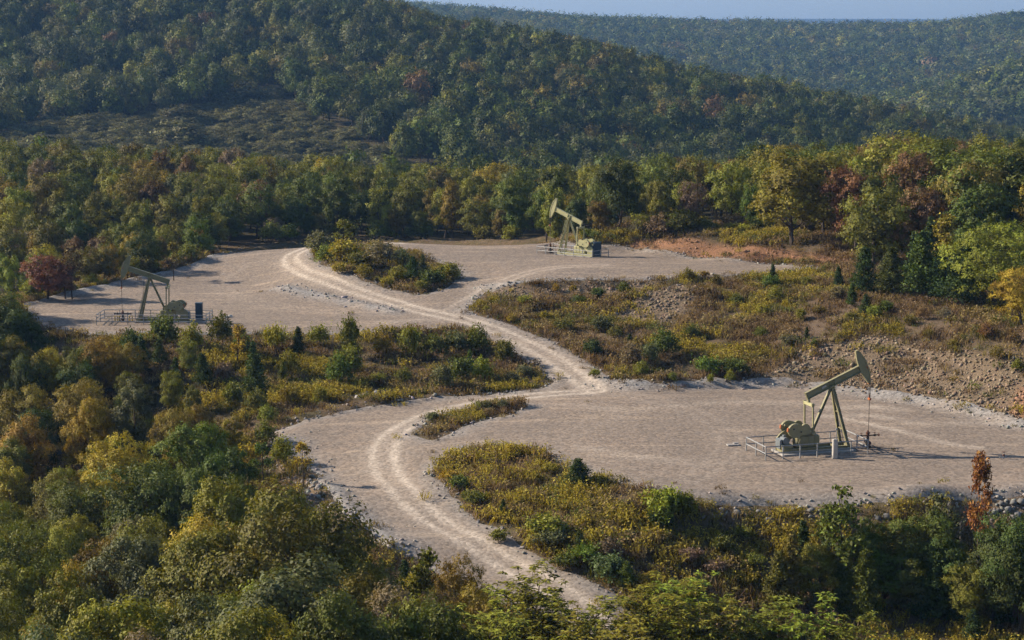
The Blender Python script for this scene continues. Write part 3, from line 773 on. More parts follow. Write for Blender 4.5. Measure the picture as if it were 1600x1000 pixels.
# ------------------------------------------------------------------ pump jacks
def pump_jack(p, tilt, paint, label, ladder, marks):
    root = link('pump_jack', None, loc=(p['x'], p['y'], p['z']), rot=(0, 0, p['head']), scale=p['s'])
    tag(root, label, 'pump jack', 'pump jacks on the gravel pads')
    P = M[paint]; SZ_ = 5.25; ct, st = math.cos(tilt), math.sin(tilt)
    def bf(u, v): return (u * ct - v * st, SZ_ + .33 + u * st + v * ct)      # beam frame to x,z
    fnd = MB().box((-1.5, 0, .03), (6.5, 2.5, .22), bev=.03).obj('foundation', M['concrete'], root)
    sk = MB()
    for y in (-.62, .62): sk.ibeam((-4.6, y, .30), (1.65, y, .30), .22, .30)
    sk.obj('skid_rail', P, root)
    for x in (-4.5, -3.3, -1.2, .3, 1.5): MB().box((x, 0, .30), (.16, 1.0, .22)).obj('cross_member', P, root)
    # samson post
    for y in (-.72, .72):
        leg = MB().ibeam((1.25, y, .43), (.06, y * .17, SZ_ - .05), .20, .24, .035, (1, 0, 0)).obj('post_leg', P, root)
        MB().box((1.25, y, .475), (.42, .34, .05)).obj('foot_plate', P, leg)
    leg = MB().ibeam((-1.75, 0, 1.50), (-.10, 0, SZ_ - .1), .22, .22, .035, (1, 0, 0)).obj('rear_post_leg', P, root)
    for f in (.28, .58):
        a = .72 * (1 - f) + .12 * f; x = 1.25 * (1 - f) + .06 * f; z = .43 + (SZ_ - .48) * f
        MB().bar((x, -a, z), (x, a, z), .08, .08).obj('post_brace', P, root)
    sb = MB().box((0, 0, SZ_ + .0), (.42, .46, .16), bev=.02); sb.box((0, 0, SZ_ + .10), (.25, .62, .14), bev=.03)
    sb.obj('saddle_bearing', P, root)
    # walking beam
    wb = MB(); a = bf(-2.5, 0); b = bf(2.72, 0)
    wb.ibeam((a[0], 0, a[1]), (b[0], 0, b[1]), .30, .60, .045)
    beam = wb.obj('walking_beam', P, root)
    for u in (-2.46, -.22, .22):
        for y in (-.085, .085):
            c = bf(u, 0); MB().box((c[0], y, c[1]), (.035, .11, .50), rot=(0, -tilt, 0)).obj('stiffener', P, beam)
    c = bf(-2.46, 0); MB().box((c[0], 0, c[1]), (.05, .31, .60), rot=(0, -tilt, 0)).obj('end_plate', P, beam)
    if marks:
        c = bf(-.75, .02); MB().box((c[0], -.04, c[1]), (.42, .03, .18), rot=(0, -tilt, 0)).obj('maker_plate', M['white'], beam)
    # horse head
    prof = []
    for k in range(15):
        an = R(-27 + 54 * k / 14); prof.append((3.42 * math.cos(an), 3.42 * math.sin(an)))
    prof += [(2.86, 1.55), (2.70, .85), (2.66, .34), (2.66, -.34), (2.78, -.85), (2.93, -1.48)]
    pr = [bf(u, v) for u, v in prof]
    hh = MB().prism(pr, -.13, .13).obj('horse_head', P, root)
    for y in (-.15, .15):                                             # rim flange that carries the cable
        rim = [bf(3.44 * math.cos(R(-27 + 54 * k / 14)), 3.44 * math.sin(R(-27 + 54 * k / 14))) for k in range(15)] + [bf(3.34 * math.cos(R(27 - 54 * k / 14)), 3.34 * math.sin(R(27 - 54 * k / 14))) for k in range(15)]
        MB().prism(rim, y - .02, y + .02).obj('rim', P, hh)
    tipp = [bf(3.425 * math.cos(R(a_)), 3.425 * math.sin(R(a_))) for a_ in (-27.3, -25.5, -24)] + [bf(2.99, -1.30), bf(2.91, -1.495)]
    MB().prism(tipp, -.135, .135).obj('orange_tip', M['orange'], hh)
    mk = [bf(3.43 * math.cos(R(a_)), 3.43 * math.sin(R(a_))) for a_ in (-5, -2, 1)] + [bf(3.28, .06), bf(3.28, -.28)]
    MB().prism(mk, -.136, .136).obj('orange_mark', M['orange'], hh)
    top = bf(3.43, 0)
    for y in (-.10, .10):
        path = [(bf(3.45 * math.cos(R(q)), 3.45 * math.sin(R(q)))[0], y, bf(3.45 * math.cos(R(q)), 3.45 * math.sin(R(q)))[1]) for q in (12, 4, -4, -12, -20, -math.degrees(tilt) + .0) if q >= -math.degrees(tilt) - .01]
        xw = bf(3.45 * math.cos(-tilt), 3.45 * math.sin(-tilt))[0]
        path.append((xw, y, 4.15)); MB().tube(path, .03, 5).obj('bridle_cable', M['dark'], root)
    MB().box((xw, 0, 4.06), (.17, .38, .20), bev=.03).obj('carrier_bar', M['orange'], root)
    MB().box((xw, 0, 4.28), (.11, .12, .26), bev=.02).obj('rod_clamp', M['rust'], root)
    MB().tube([(xw, 0, 4.5), (xw, 0, 1.25)], .032, 6).obj('polished_rod', M['rod'], root)
    # equaliser and pitman arms
    te = bf(-2.34, -.30)
    MB().box((te[0], 0, te[1] - .16), (.20, .20, .42), bev=.02).obj('tail_bearing', P, root)
    ez = te[1] - .42
    MB().box((te[0], 0, ez), (.22, 1.66, .26), bev=.03).obj('equaliser', M['olive_lt'] if paint == 'olive' else P, root)
    pin = (te[0] - .02 + .10, 1.66)
    for y in (-.78, .78):
        arm = MB().bar((te[0], y, ez + .12), (pin[0], y * 1.04, pin[1] - .1), .11, .16, (0, 1, 0)).obj('pitman_arm', P, root)
        MB().box((te[0], y, ez + .06), (.24, .18, .24), bev=.03).obj('wrist_block', P, arm)
        MB().box((pin[0], y * 1.04, pin[1]), (.30, .2, .34), bev=.06).obj('pin_bearing', P, arm)
    # gear box on its pedestal
    gb = MB().box((-2.2, 0, .93), (2.05, .98, 1.02), bev=.10).obj('gear_pedestal', P, root)
    for x in (-2.75, -2.2, -1.65):
        for y in (-.50, .50): MB().box((x, y, .93), (.05, .04, .9)).obj('rib', P, gb)
    gp = [(-3.35, 1.40), (-1.55, 1.40), (-1.5, 1.62), (-1.75, 1.95), (-2.3, 2.12), (-2.95, 2.12), (-3.3, 1.85)]
    MB().prism(gp, -.36, .36).obj('gear_box', P, root)
    # cranks and counterweights
    sh = (-2.72, 1.78)
    MB().tube([(sh[0], -.72, sh[1]), (sh[0], .72, sh[1])], .13, 10).obj('crank_shaft', M['dark'], root)
    for y in (-.60, .60):
        cr = MB(); cr.bar((pin[0] + .2, y, pin[1] - .02), (-3.95, y, 2.22), .16, .42, (0, 1, 0)); c_o = cr.obj('crank', P, root)
        y2 = y * 1.17
        w1 = [(-3.35 + .84 * math.cos(q) * (1.0 if math.cos(q) < 0 else .9), 1.97 + .56 * math.sin(q) * (1 + .12 * math.cos(3 * q))) for q in np.linspace(0, 2 * math.pi, 22)[:-1]]
        MB().prism(w1, y2 - .13, y2 + .13).obj('counterweight', P, root)
        w2 = [(-2.62 + .42 * math.cos(q), 2.02 + .48 * math.sin(q)) for q in np.linspace(0, 2 * math.pi, 16)[:-1]]
        MB().prism(w2, y2 * .99 - .11, y2 * .99 + .11).obj('inner_weight', P, root)
        for ax, az in ((-3.05, 1.86), (-3.7, 2.12)): MB().tube([(ax, y2 - .16, az), (ax, y2 + .16, az)], .07, 8).obj('bolt', M['dark'], root)
        MB().box((-4.17, y2, 2.06), (.10, .27, .34), rot=(0, .1, 0), bev=.04).obj('weight_marker', M['orange'], root)
    # motor, belt guard, slide
    MB().box((-4.15, 0, .62), (.95, 1.1, .36), bev=.03).obj('motor_slide', P, root)
    mo = MB().tube([(-4.15, -.42, 1.08), (-4.15, .42, 1.08)], .30, 14).obj('motor', M['motor'], root)
    MB().box((-4.15, 0, 1.42), (.26, .3, .2), bev=.03).obj('terminal_box', M['motor'], mo)
    bg = [(-4.55, .72), (-4.62, 1.2), (-4.35, 1.5), (-3.2, 2.30), (-2.75, 2.25), (-2.55, 1.85), (-2.75, 1.45), (-3.75, .72)]
    MB().prism(bg, .40, .56).obj('belt_guard', P, root)
    MB().prism([(-4.72, .45), (-4.72, 1.15), (-4.55, 1.25), (-4.48, .45)], -.42, .42).obj('end_guard', M['motor'], root)
    MB().tube([(-3.35, -.72, .6), (-2.95, -.72, 1.45)], .04, 5).obj('brake_lever', P, root)
    if ladder:
        ld = MB()
        A = Vector((1.46, .72, .5)); B = Vector((.32, .20, SZ_ - .2))
        for s_ in (-.17, .17): ld.tube([A + Vector((0, s_, 0)), B + Vector((0, s_, 0))], .02, 4)
        for k in range(15):
            q = A.lerp(B, (k + .5) / 15); ld.tube([q + Vector((0, -.17, 0)), q + Vector((0, .17, 0))], .014, 4)
        ld.obj('ladder', P, root)
        for s_ in (.1, .3): MB().tube([(.62, .25 + s_, SZ_ - .05), (.95, .4 + s_, .15)], .012, 4).obj('guy_wire', M['dark'], root)
    return root
pump_jack(PUMPS[0], R(23), 'olive', 'large olive-green pump jack with orange-tipped head, on the lower pad nearest the road bend', True, True)
pump_jack(PUMPS[1], R(20), 'olive_lt', 'small pale olive pump jack on the upper pad in front of the treeline', True, False)
pump_jack(PUMPS[2], R(18), 'olive', 'dark olive pump jack with its head over the wellhead on the far-left pad', True, False)

def local(p, x, y):
    c, s_ = math.cos(p['head']), math.sin(p['head']); x *= p['s']; y *= p['s']
    return p['x'] + c * x - s_ * y, p['y'] + s_ * x + c * y
def wellhead(k, label):
    p = PUMPS[k]; x, y = WELL[k]
    root = link('wellhead', None, loc=(x, y, float(ground_z(x, y))), rot=(0, 0, p['head']), scale=p['s'])
    tag(root, label, 'wellhead', 'wellheads under the pump jacks')
    MB().tube([(0, 0, -.1), (0, 0, .12), (0, 0, .121), (0, 0, .2)], [.30, .30, .16, .16], 12).obj('casing_flange', M['dark'], root)
    MB().tube([(0, 0, .2), (0, 0, .34), (0, 0, .341), (0, 0, .5), (0, 0, .501), (0, 0, .9)], [.15, .15, .24, .24, .12, .12], 10).obj('casing_head', M['dark'], root)
    for s_ in (-1, 1):
        v = MB().tube([(0, 0, .42), (0, s_ * .42, .42)], .06, 8).obj('side_valve', M['dark'], root)
        MB().tube([(0, s_ * .40, .42), (0, s_ * .44, .42)], .13, 10).obj('hand_wheel', M['rust'], v)
    fl = MB().tube([(-1.0, 0, .98), (1.0, 0, .98)], .05, 8).obj('flow_line', M['dark'], root)
    for s_ in (-1, 1):
        MB().box((s_ * .62, 0, .98), (.22, .17, .17), bev=.03).obj('gate_valve', M['dark'], fl)
        MB().tube([(s_ * .98, 0, .98), (s_ * 1.03, 0, .98)], .12, 8).obj('end_flange', M['rust'], fl)
        MB().tube([(s_ * .62, 0, 1.05), (s_ * .62, 0, 1.2), (s_ * .62, 0, 1.201), (s_ * .62, 0, 1.22)], [.02, .02, .09, .09], 8).obj('valve_wheel', M['rust'], fl)
    MB().tube([(0, 0, .9), (0, 0, 1.1), (0, 0, 1.101), (0, 0, 1.28), (0, 0, 1.281), (0, 0, 1.42)], [.12, .12, .16, .16, .07, .07], 10).obj('stuffing_box', M['rust'], root)
wellhead(0, 'dark wellhead with cross-pipe valves under the large pump jack on the lower pad')
wellhead(1, 'small dark wellhead with cross pipe beside the pale pump jack')
wellhead(2, 'black slender wellhead inside the railing on the far-left pad')

def guard_rail(k, x0, x1, y0, y1, nx, ny, label, gaps=(), levels=(.55, 1.1), mat_='steel'):
    p = PUMPS[k]; cx, cy_ = local(p, 0, 0)
    root = link('guard_rail', None, loc=(p['x'], p['y'], p['z']), rot=(0, 0, p['head']), scale=p['s'])
    tag(root, label, 'railing', 'pipe railings round the pump jacks')
    post = MB().tube([(0, 0, -.15), (0, 0, 1.14)], .052, 6).mesh('post', M[mat_])
    sides = [((x0, y0), (x1, y0), nx), ((x1, y0), (x1, y1), ny), ((x1, y1), (x0, y1), nx), ((x0, y1), (x0, y0), ny)]
    for i, (a, b, n) in enumerate(sides):
        if i in gaps: continue
        a = Vector((*a, 0)); b = Vector((*b, 0))
        for q in range(n + (1 if (i + 1) % 4 in gaps else 0)):
            c = a.lerp(b, q / n); wx, wy = local(p, c.x, c.y)
            link('post', post, root, loc=(c.x, c.y, float(ground_z(wx, wy)) - p['z']))
        for z in levels: MB().tube([a + Vector((0, 0, z)), b + Vector((0, 0, z))], .046, 6).obj('rail', M[mat_], root)
guard_rail(0, -6.7, 2.35, -2.05, 1.75, 6, 2, 'grey steel pipe railing round the large pump jack on the lower pad')
guard_rail(1, -5.6, 4.4, -2.0, 1.9, 6, 2, 'grey pipe railing round the pale pump jack on the upper pad')
guard_rail(2, -7.1, 6.1, -1.9, 2.1, 7, 2, 'pale pipe railing with open front round the dark pump jack on the far-left pad', levels=(.3, .7, 1.1))

def cabinet(px, py, w, d, h, m, label, rz, legs=True):
    x, y = G(px, py)
    root = link('control_cabinet', None, loc=(x, y, float(ground_z(x, y))), rot=(0, 0, rz))
    tag(root, label, 'cabinet', 'electrical cabinets beside the pump jacks')
    MB().box((0, 0, .12 + h / 2), (w, d, h), bev=.025).obj('body', M[m], root)
    MB().box((0, -d / 2 - .012, .12 + h / 2), (w * .86, .03, h * .9), bev=.01).obj('door', M[m], root)
    MB().box((w * .34, -d / 2 - .04, .12 + h * .5), (.04, .03, .16)).obj('handle', M['dark'], root)
    MB().box((0, 0, .15 + h), (w * 1.08, d * 1.1, .05), bev=.01).obj('rain_hood', M[m], root)
    MB().box((0, 0, .055), (w * .9, d * .9, .14)).obj('plinth', M['concrete'], root)
cabinet(933, 402.5, .95, .7, 1.75, 'cabinet', 'dark blue control cabinet behind the pale pump jack on the upper pad', R(10))
cabinet(311.5, 501, .75, .65, 1.75, 'cabinet', 'narrow dark blue control cabinet beside the dark pump jack on the far-left pad', 0)
def post_box():
    x, y = G(1304, 719)
    root = link('meter_post', None, loc=(x, y, float(ground_z(x, y))), rot=(0, 0, R(12)))
    tag(root, 'tall pale grey meter box on a post in front of the lower pad railing', 'meter box')
    MB().box((0, 0, .80), (.40, .30, 1.62), bev=.03).obj('box', M['white'], root)
    MB().box((0, -.16, .95), (.32, .02, .95), bev=.008).obj('door', M['white'], root)
    MB().tube([(.12, .05, 1.6), (.12, .05, 2.35)], .03, 6).obj('conduit', M['steel'], root)
    MB().box((.12, .05, 2.4), (.14, .12, .16), bev=.02).obj('weather_head', M['steel'], root)
post_box()
def riser():
    x, y = G(1568, 719)
    root = link('pipe_riser', None, loc=(x, y, float(ground_z(x, y))))
    tag(root, 'short pipe riser with valve at the shadow tip on the lower pad', 'valve')
    MB().tube([(0, 0, -.1), (0, 0, .55)], .05, 7).obj('riser_pipe', M['steel'], root)
    MB().tube([(-.35, 0, .12), (.3, 0, .12)], .05, 7).obj('side_pipe', M['steel'], root)
    MB().tube([(0, 0, .55), (0, 0, .58)], .13, 9).obj('hand_wheel', M['rust'], root)
    MB().box((0, 0, .3), (.16, .16, .2), bev=.03).obj('valve_body', M['rust'], root)
riser()
for i, u in enumerate((4.5, 4.2, 3.95, 2.75, 2.4)):
    x, y = local(PUMPS[2], u, -.55 - .12 * (i % 2)); nth = ('first', 'second', 'third', 'fourth', 'fifth')[i]
    r_ = link('bollard', None, loc=(x, y, float(ground_z(x, y))))
    tag(r_, f'small yellow bollard by the far-left wellhead, {nth} of five from the left', 'bollard', 'yellow bollards by the far-left wellhead')
    MB().tube([(0, 0, -.1), (0, 0, .55), (0, 0, .6)], [.07, .07, .03], 8).obj('post', M['yellow'], r_)
    MB().tube([(0, 0, .38), (0, 0, .46)], .073, 8).obj('band', M['dark'], r_)

# ------------------------------------------------------------------ stones
def rock_mesh(seed, flat=.65):
    rg = np.random.default_rng(seed); mb = MB(); t = (1 + 5 ** .5) / 2
    v = np.array([(-1, t, 0), (1, t, 0), (-1, -t, 0), (1, -t, 0), (0, -1, t), (0, 1, t), (0, -1, -t), (0, 1, -t), (t, 0, -1), (t, 0, 1), (-t, 0, -1), (-t, 0, 1)], float)
    v /= np.linalg.norm(v[0]); v *= rg.uniform(.68, 1.2, (12, 1)); v *= np.array([1, rg.uniform(.6, .95), flat * rg.uniform(.7, 1.1)])
    f = [(0, 11, 5), (0, 5, 1), (0, 1, 7), (0, 7, 10), (0, 10, 11), (1, 5, 9), (5, 11, 4), (11, 10, 2), (10, 7, 6), (7, 1, 8), (3, 9, 4), (3, 4, 2), (3, 2, 6), (3, 6, 8), (3, 8, 9), (4, 9, 5), (2, 4, 11), (6, 2, 10), (8, 6, 7), (9, 8, 1)]
    return np_mesh('rock', v, np.array(f), M['stone'])
ROCKS = [rock_mesh(i) for i in range(6)]
def boulders(lst, where, tint, group):
    n = len(lst); ordn = sorted(range(n), key=lambda i: lst[i][0])
    for r_, i in enumerate(ordn):
        px, py, s = lst[i]; x, y = G(px, py)
        o = link('boulder', ROCKS[i % 6], loc=(x, y, float(ground_z(x, y)) + s * .12), rot=(float(rng.uniform(-.3, .3)), float(rng.uniform(-.3, .3)), float(rng.uniform(0, 6.28))), scale=s * .85)
        k_ = float(rng.uniform(.75, 1.15)); o['tint'] = [c * k_ for c in tint]
        tag(o, f'grey boulder {where}, {ORD(r_)} from the left', 'boulder', group)
def ORD(i):
    n = i + 1
    w = ['first', 'second', 'third', 'fourth', 'fifth', 'sixth', 'seventh', 'eighth', 'ninth', 'tenth', 'eleventh', 'twelfth']
    if n <= 12: return w[n - 1]
    return f"{n}{'th' if 10 <= n % 100 <= 20 else {1: 'st', 2: 'nd', 3: 'rd'}.get(n % 10, 'th')}"
boulders([(1112,800,.35),(1128,806,.4),(1152,806,.55),(1166,812,.35),(1185,804,.3),(1203,816,.55),(1216,810,.35),(1240,802,.3),(1268,803,.45),(1282,800,.3),(1385,815,.55),(1372,811,.4),(1398,812,.35),(1410,806,.3),(1565,792,.4),(1583,788,.5),(1575,803,.45),(1596,795,.6),(1590,812,.5),(1560,806,.35)],
         'along the front edge of the lower pad', (.19, .185, .18), 'boulders along the lower pad edge')
boulders([(560,621,.55),(572,618,.6),(588,616,.55),(543,628,.4),(502,631,.4),(732,607,.35),(742,608,.3),(768,604,.35),(776,605,.3),(718,610,.3)], 'on the verge behind the road bend', (.34, .32, .31), 'boulders behind the road bend')
boulders([(680,672,.25),(712,660,.35),(718,655,.3),(696,676,.22),(700,662,.22)], 'on the small weedy island by the road bend', (.30, .27, .24), 'boulders on the weedy island')
boulders([(455,700,.4),(470,735,.45),(498,765,.5),(520,790,.45),(548,812,.5),(585,842,.45),(610,860,.5),(640,872,.4)], 'on the outer berm of the descending road', (.27, .25, .24), 'boulders on the road berm')
def flat_thing(name, px, py, dims, m, label, cat, rz):
    x, y = G(px, py); root = link(name, None, loc=(x, y, float(ground_z(x, y))), rot=(0, 0, rz)); tag(root, label, cat)
    MB().box((0, 0, dims[2] / 2), dims, bev=.02).obj('slab', M[m], root); MB().box((dims[0] * .3, dims[1] * .4, dims[2] * 1.1), (dims[0] * .5, dims[1] * .5, dims[2]), rot=(.1, .1, .5), bev=.02).obj('scrap', M[m], root)
flat_thing('concrete_slab', 1145, 698, (1.0, .5, .12), 'concrete', 'low broken concrete slab on gravel beside the lower pad railing', 'slab', .2)
flat_thing('scrap_sheet', 357, 497, (.9, .4, .16), 'white', 'crumpled white sheet on gravel beyond the far-left pad railing', 'sheet', .4)
def berm_line(name, pts_px): pass

def pick(wts):
    k = list(wts); p = np.array([wts[q] for q in k], float); return k[int(rng.choice(len(k), p=p / p.sum()))]
# ------------------------------------------------------------------ trees that can be told apart
W_THICK = 'in the thicket below the lower pad'
for kind, px, py, h, tint, wide in [
 ('sapling',1320,768,8.0,'green',.95),('sapling',1300,800,6.0,'grey-green',.9),('oak',1445,800,6.6,'green',.9),('oak',1415,822,5.6,'green',.9),('oak',1362,815,5.6,'green',.85),('sapling',1470,775,7.2,'grey-green',.9),
 ('cedar',1232,835,5.4,'bronze',.9),('cedar',1258,812,5.6,'cedar green',.85),('cedar',1350,858,5.0,'olive',.85),('cedar',1465,868,4.8,'dark green',.95),('cedar',1405,880,3.6,'grey-green',.85),('oak',1480,845,5.4,'dark green',.9),
 ('oak',1560,822,7.0,'dark green',.8),('oak',1592,800,8.2,'dark green',.8),('oak',1600,850,6.5,'dark green',.9),('cedar',1590,880,4.6,'cedar green',.9),('oak',1430,858,4.6,'green',1.0),('oak',1385,850,4.6,'green',1.0),
 ('cedar',1275,912,2.2,'grey-green',.8),('cedar',1522,955,2.4,'cedar green',1.0),('cedar',1215,862,4.2,'bronze',1.0),('oak',1285,850,4.6,'olive',1.0),('cedar',1320,880,3.6,'dark green',1.0),('oak',1520,880,4.4,'olive',1.0),('oak',1330,830,5.6,'green',.8),('cedar',1500,905,3.2,'cedar green',1.1),('cedar',1565,905,3.4,'cedar green',1.1),('cedar',1440,905,3.0,'cedar green',1.1),('cedar',1360,905,2.8,'dark green',1.1)]:
    plant_px(kind, px, py, h, tint, None, W_THICK, True, 100, wide=wide)
plant_px('slim', 1536, 700, 9.4, 'rust', 'tall thin rust-leaved young tree rising above the thicket below the lower pad', None, True, 100, wide=.55)
plant_px('bare', 1478, 788, 6.6, 'grey', 'leafless grey tree among green trees in the thicket below the lower pad', None, True, 100)
for px, py, h in [(838,908,9.0),(905,945,8.5),(1000,930,9),(1060,910,8.5),(1100,940,8.5),(770,955,9),(1190,945,8.5),(1260,958,8.5),(950,975,9),(1330,985,8)]:
    plant_px('whorl', px, py, h, 'yellow-green', None, 'in front of the descending road', True, 60)
for px, py, h, tint, wide in [(445,774,13.5,'olive',.95),(330,830,11,'olive',1.0),(552,885,9.5,'bronze',.75),(705,875,7,'ochre',.65),(740,925,8,'ochre',.75),(640,935,9,'olive',.8),(420,880,12,'grey-green',1.1),(230,720,10,'green',1.05),(305,664,9.5,'green',.9),(345,700,9,'dark green',.9)]:
    plant_px('oak', px, py, h, tint, None, 'in the ravine beside the road bend', True, 70, wide=wide)
plant_px('cedar', 634, 878, 3.6, 'cedar green', 'dark green pointed cedar beside the descending road', None, True, 100)
plant_px('slim', 668, 855, 7, 'olive', 'thin olive young tree overhanging the descending road berm', None, True, 100)
plant_px('sapling', 475, 765, 3.9, 'golden', 'lone golden young tree with thin trunk on the road bend berm', None, False, wide=1.0)
plant_px('sapling', 412, 770, 4.2, 'green', 'green young tree beside the lone golden one on the berm', None, False)
plant_px('bare', 72, 628, 6, 'grey', 'pale leafless tree standing in dark shade of the ravine wood', None, True, 100)
plant_px('slim', 370, 505, 4.6, 'golden', 'narrow golden young tree on the bank before the far-left pad', None, True, 120, wide=1.1)
plant_px('oak', 1560, 350, 8.8, 'yellow-green', 'large yellow-green broadleaf tree standing before the dark cedars above the stony cut', None, True, 140, wide=1.3, variant=2)
plant_px('oak', 1600, 415, 6.0, 'golden', None, 'at the woods edge above the stony cut', True, 140, wide=1.1)
for px, py, h, tint, wide in [(1240,240,11.5,'yellow-green',1.3),(1290,235,11,'yellow-green',1.1),(1405,208,12.5,'yellow-green',1.2),(1425,238,11.5,'russet',.9),(1340,262,10.5,'russet',.9),(1485,222,12,'green',1.3),(1550,228,12,'olive',1.2),(1595,228,12,'green',1.1),(1440,290,9.5,'russet',.8),(1540,300,9.5,'dark green',1.1),(1370,290,10,'olive',1)]:
    plant_px('oakm', px, py, h, tint, None, 'in woods beyond the stony cut', True, 215, wide=wide)
plant_px('slim', 1478, 330, 8.6, 'ochre', 'narrow ochre tree between dark cedars above the stony cut', None, True, 150, wide=1.1)
plant_px('sapling', 270, 378, 5, 'bronze', 'thin bronze tree with bare trunk behind the far-left pad berm', None, True, 200)
plant_px('oakm', 72, 398, 5.4, 'crimson', 'crimson broadleaf tree behind the far-left pad berm', None, True, 200, wide=1.2)
plant_px('oakm', 100, 405, 4.8, 'crimson', 'smaller crimson broadleaf tree beside the crimson one behind the far-left pad', None, True, 200, wide=1.1)
plant_px('sapling', 110, 385, 6.4, 'russet', 'thin russet tree standing by the crimson trees behind the far-left pad', None, True, 200)
plant_px('oakm', 166, 377, 4.2, 'golden', 'bright golden small tree behind the horse head of the far-left pump jack', None, True, 200, wide=.8)
for px, py, h, tint, wide in [(18,478,8,'dark green',.95),(48,500,6.2,'dark green',.9),(8,525,8,'olive',.9),(30,540,7,'ochre',.7),(70,548,6.5,'golden',.7),(-15,450,9,'green',1)]:
    plant_px('oak', px, py, h, tint, None, 'at the near corner of the far-left pad', True, 120, wide=wide)
for px, py, h, tint in [(155,530,6.5,'ochre'),(300,632,6,'bronze'),(130,540,6,'olive')]:
    plant_px('oak', px, py, h, tint, None, 'on the wooded bank below the far-left pad', True, 120, wide=.8)
for x, y, h, tint in [(-58.5,203,8,'dark green'),(-61,207,9,'green'),(-63,212,9.5,'olive'),(-66,205,10,'dark green'),(-62,200,8.5,'olive'),(-67,216,9,'green'),(-60,196.5,8,'dark green')]:
    plant('oak', x, y, h, tint, None, 'at the near corner of the far-left pad', wide=.95)
W_EDGE = 'along the woods edge behind the pads'
EX, EY = [38,110,200,280,325,400,450,560,700,820,900,960], [478,460,440,422,405,390,382,375,377,381,384,386]
for px in range(60, 1340, 17):
    pxx = px + float(rng.uniform(-8, 8))
    if pxx < 955:
        bx, by = G(pxx, float(np.interp(pxx, EX, EY))); k_ = 1 + float(rng.uniform(1.6, 5.0)) / by; xx, dd_ = bx * k_, by * k_
    else: dd_ = float(rng.uniform(252, 257)); xx = at_dist(pxx, dd_)
    if float(bil(SDFG, xx, dd_)) < .8 or inside(hole_polys[0], np.array(xx), np.array(dd_)): continue
    tn = pick({'green': 2, 'olive': 3, 'bronze': 1.5, 'grey-brown': 1.2, 'yellow-green': 1.6})
    if rng.uniform() < .3 and pxx < 955: plant('oakm', xx, dd_ + 1.5, float(rng.uniform(3.2, 5.2)), tn, None, W_EDGE, wide=.95)
    else: plant('shrub', xx, dd_, float(rng.uniform(1.2, 2.8)), tn, None, W_EDGE, wide=1.15)
W_BANK = 'on the bank below the far-left pad'
for kind, px, py, h, tint in [('cedar',222,588,4.0,'cedar green'),('cedar',275,615,3.6,'cedar green'),('cedar',318,605,3.4,'dark green'),('cedar',400,625,4.4,'cedar green'),('cedar',395,592,3.8,'dark green'),('cedar',465,558,3.2,'cedar green'),('cedar',180,600,3.6,'dark green'),
 ('cedar',442,600,2.2,'olive'),('cedar',250,575,3.0,'dark green'),('cedar',735,590,2.8,'green')]:
    plant_px(kind, px, py, h, tint, None, W_BANK)
for px, py, w_, h, tint in [(255,545,3.4,3.4,'green'),(300,555,2.6,2.8,'yellow-green'),(345,545,3,3.0,'green'),(430,555,2.6,3.2,'golden'),(500,545,2.6,2.6,'yellow-green'),(455,592,2.2,2.4,'yellow-green'),(548,560,2.6,4.2,'olive'),(530,608,3,3.0,'green'),(545,590,3.0,3.0,'yellow-green'),
 (600,560,2.2,2.2,'golden'),(640,560,3.2,3.2,'yellow-green'),(675,565,3.2,3.0,'olive'),(710,560,3.2,3.0,'grey-green'),(745,560,3,2.8,'olive'),(690,610,2.8,2.4,'grey-green'),(720,600,2.6,2.6,'green'),(755,598,2.4,2.2,'yellow-green'),(790,570,2.6,2.4,'olive'),(630,600,2,1.4,'olive'),(450,640,2.2,2.4,'yellow-green'),(500,630,1.6,1.6,'yellow-green'),
 (590,600,1.8,1.2,'yellow-green'),(380,560,2.4,2.6,'green'),(205,560,2.6,2.6,'dark green'),(800,600,1.8,1.2,'grey-green'),(820,590,1.8,1.4,'grey-green'),(400,650,2.4,2.2,'olive'),(365,640,2.6,2.6,'olive'),(420,665,2,1.6,'yellow-green'),(350,600,2.4,2.0,'grey-brown'),(415,700,2.2,2.0,'olive'),(440,730,2.2,2.2,'yellow-green'),(395,735,2.4,2.4,'golden')]:
    plant_px('shrub', px, py, h, tint, None, W_BANK, wide=w_ / h * .72)
W_MID = 'on the slope below the upper pad'
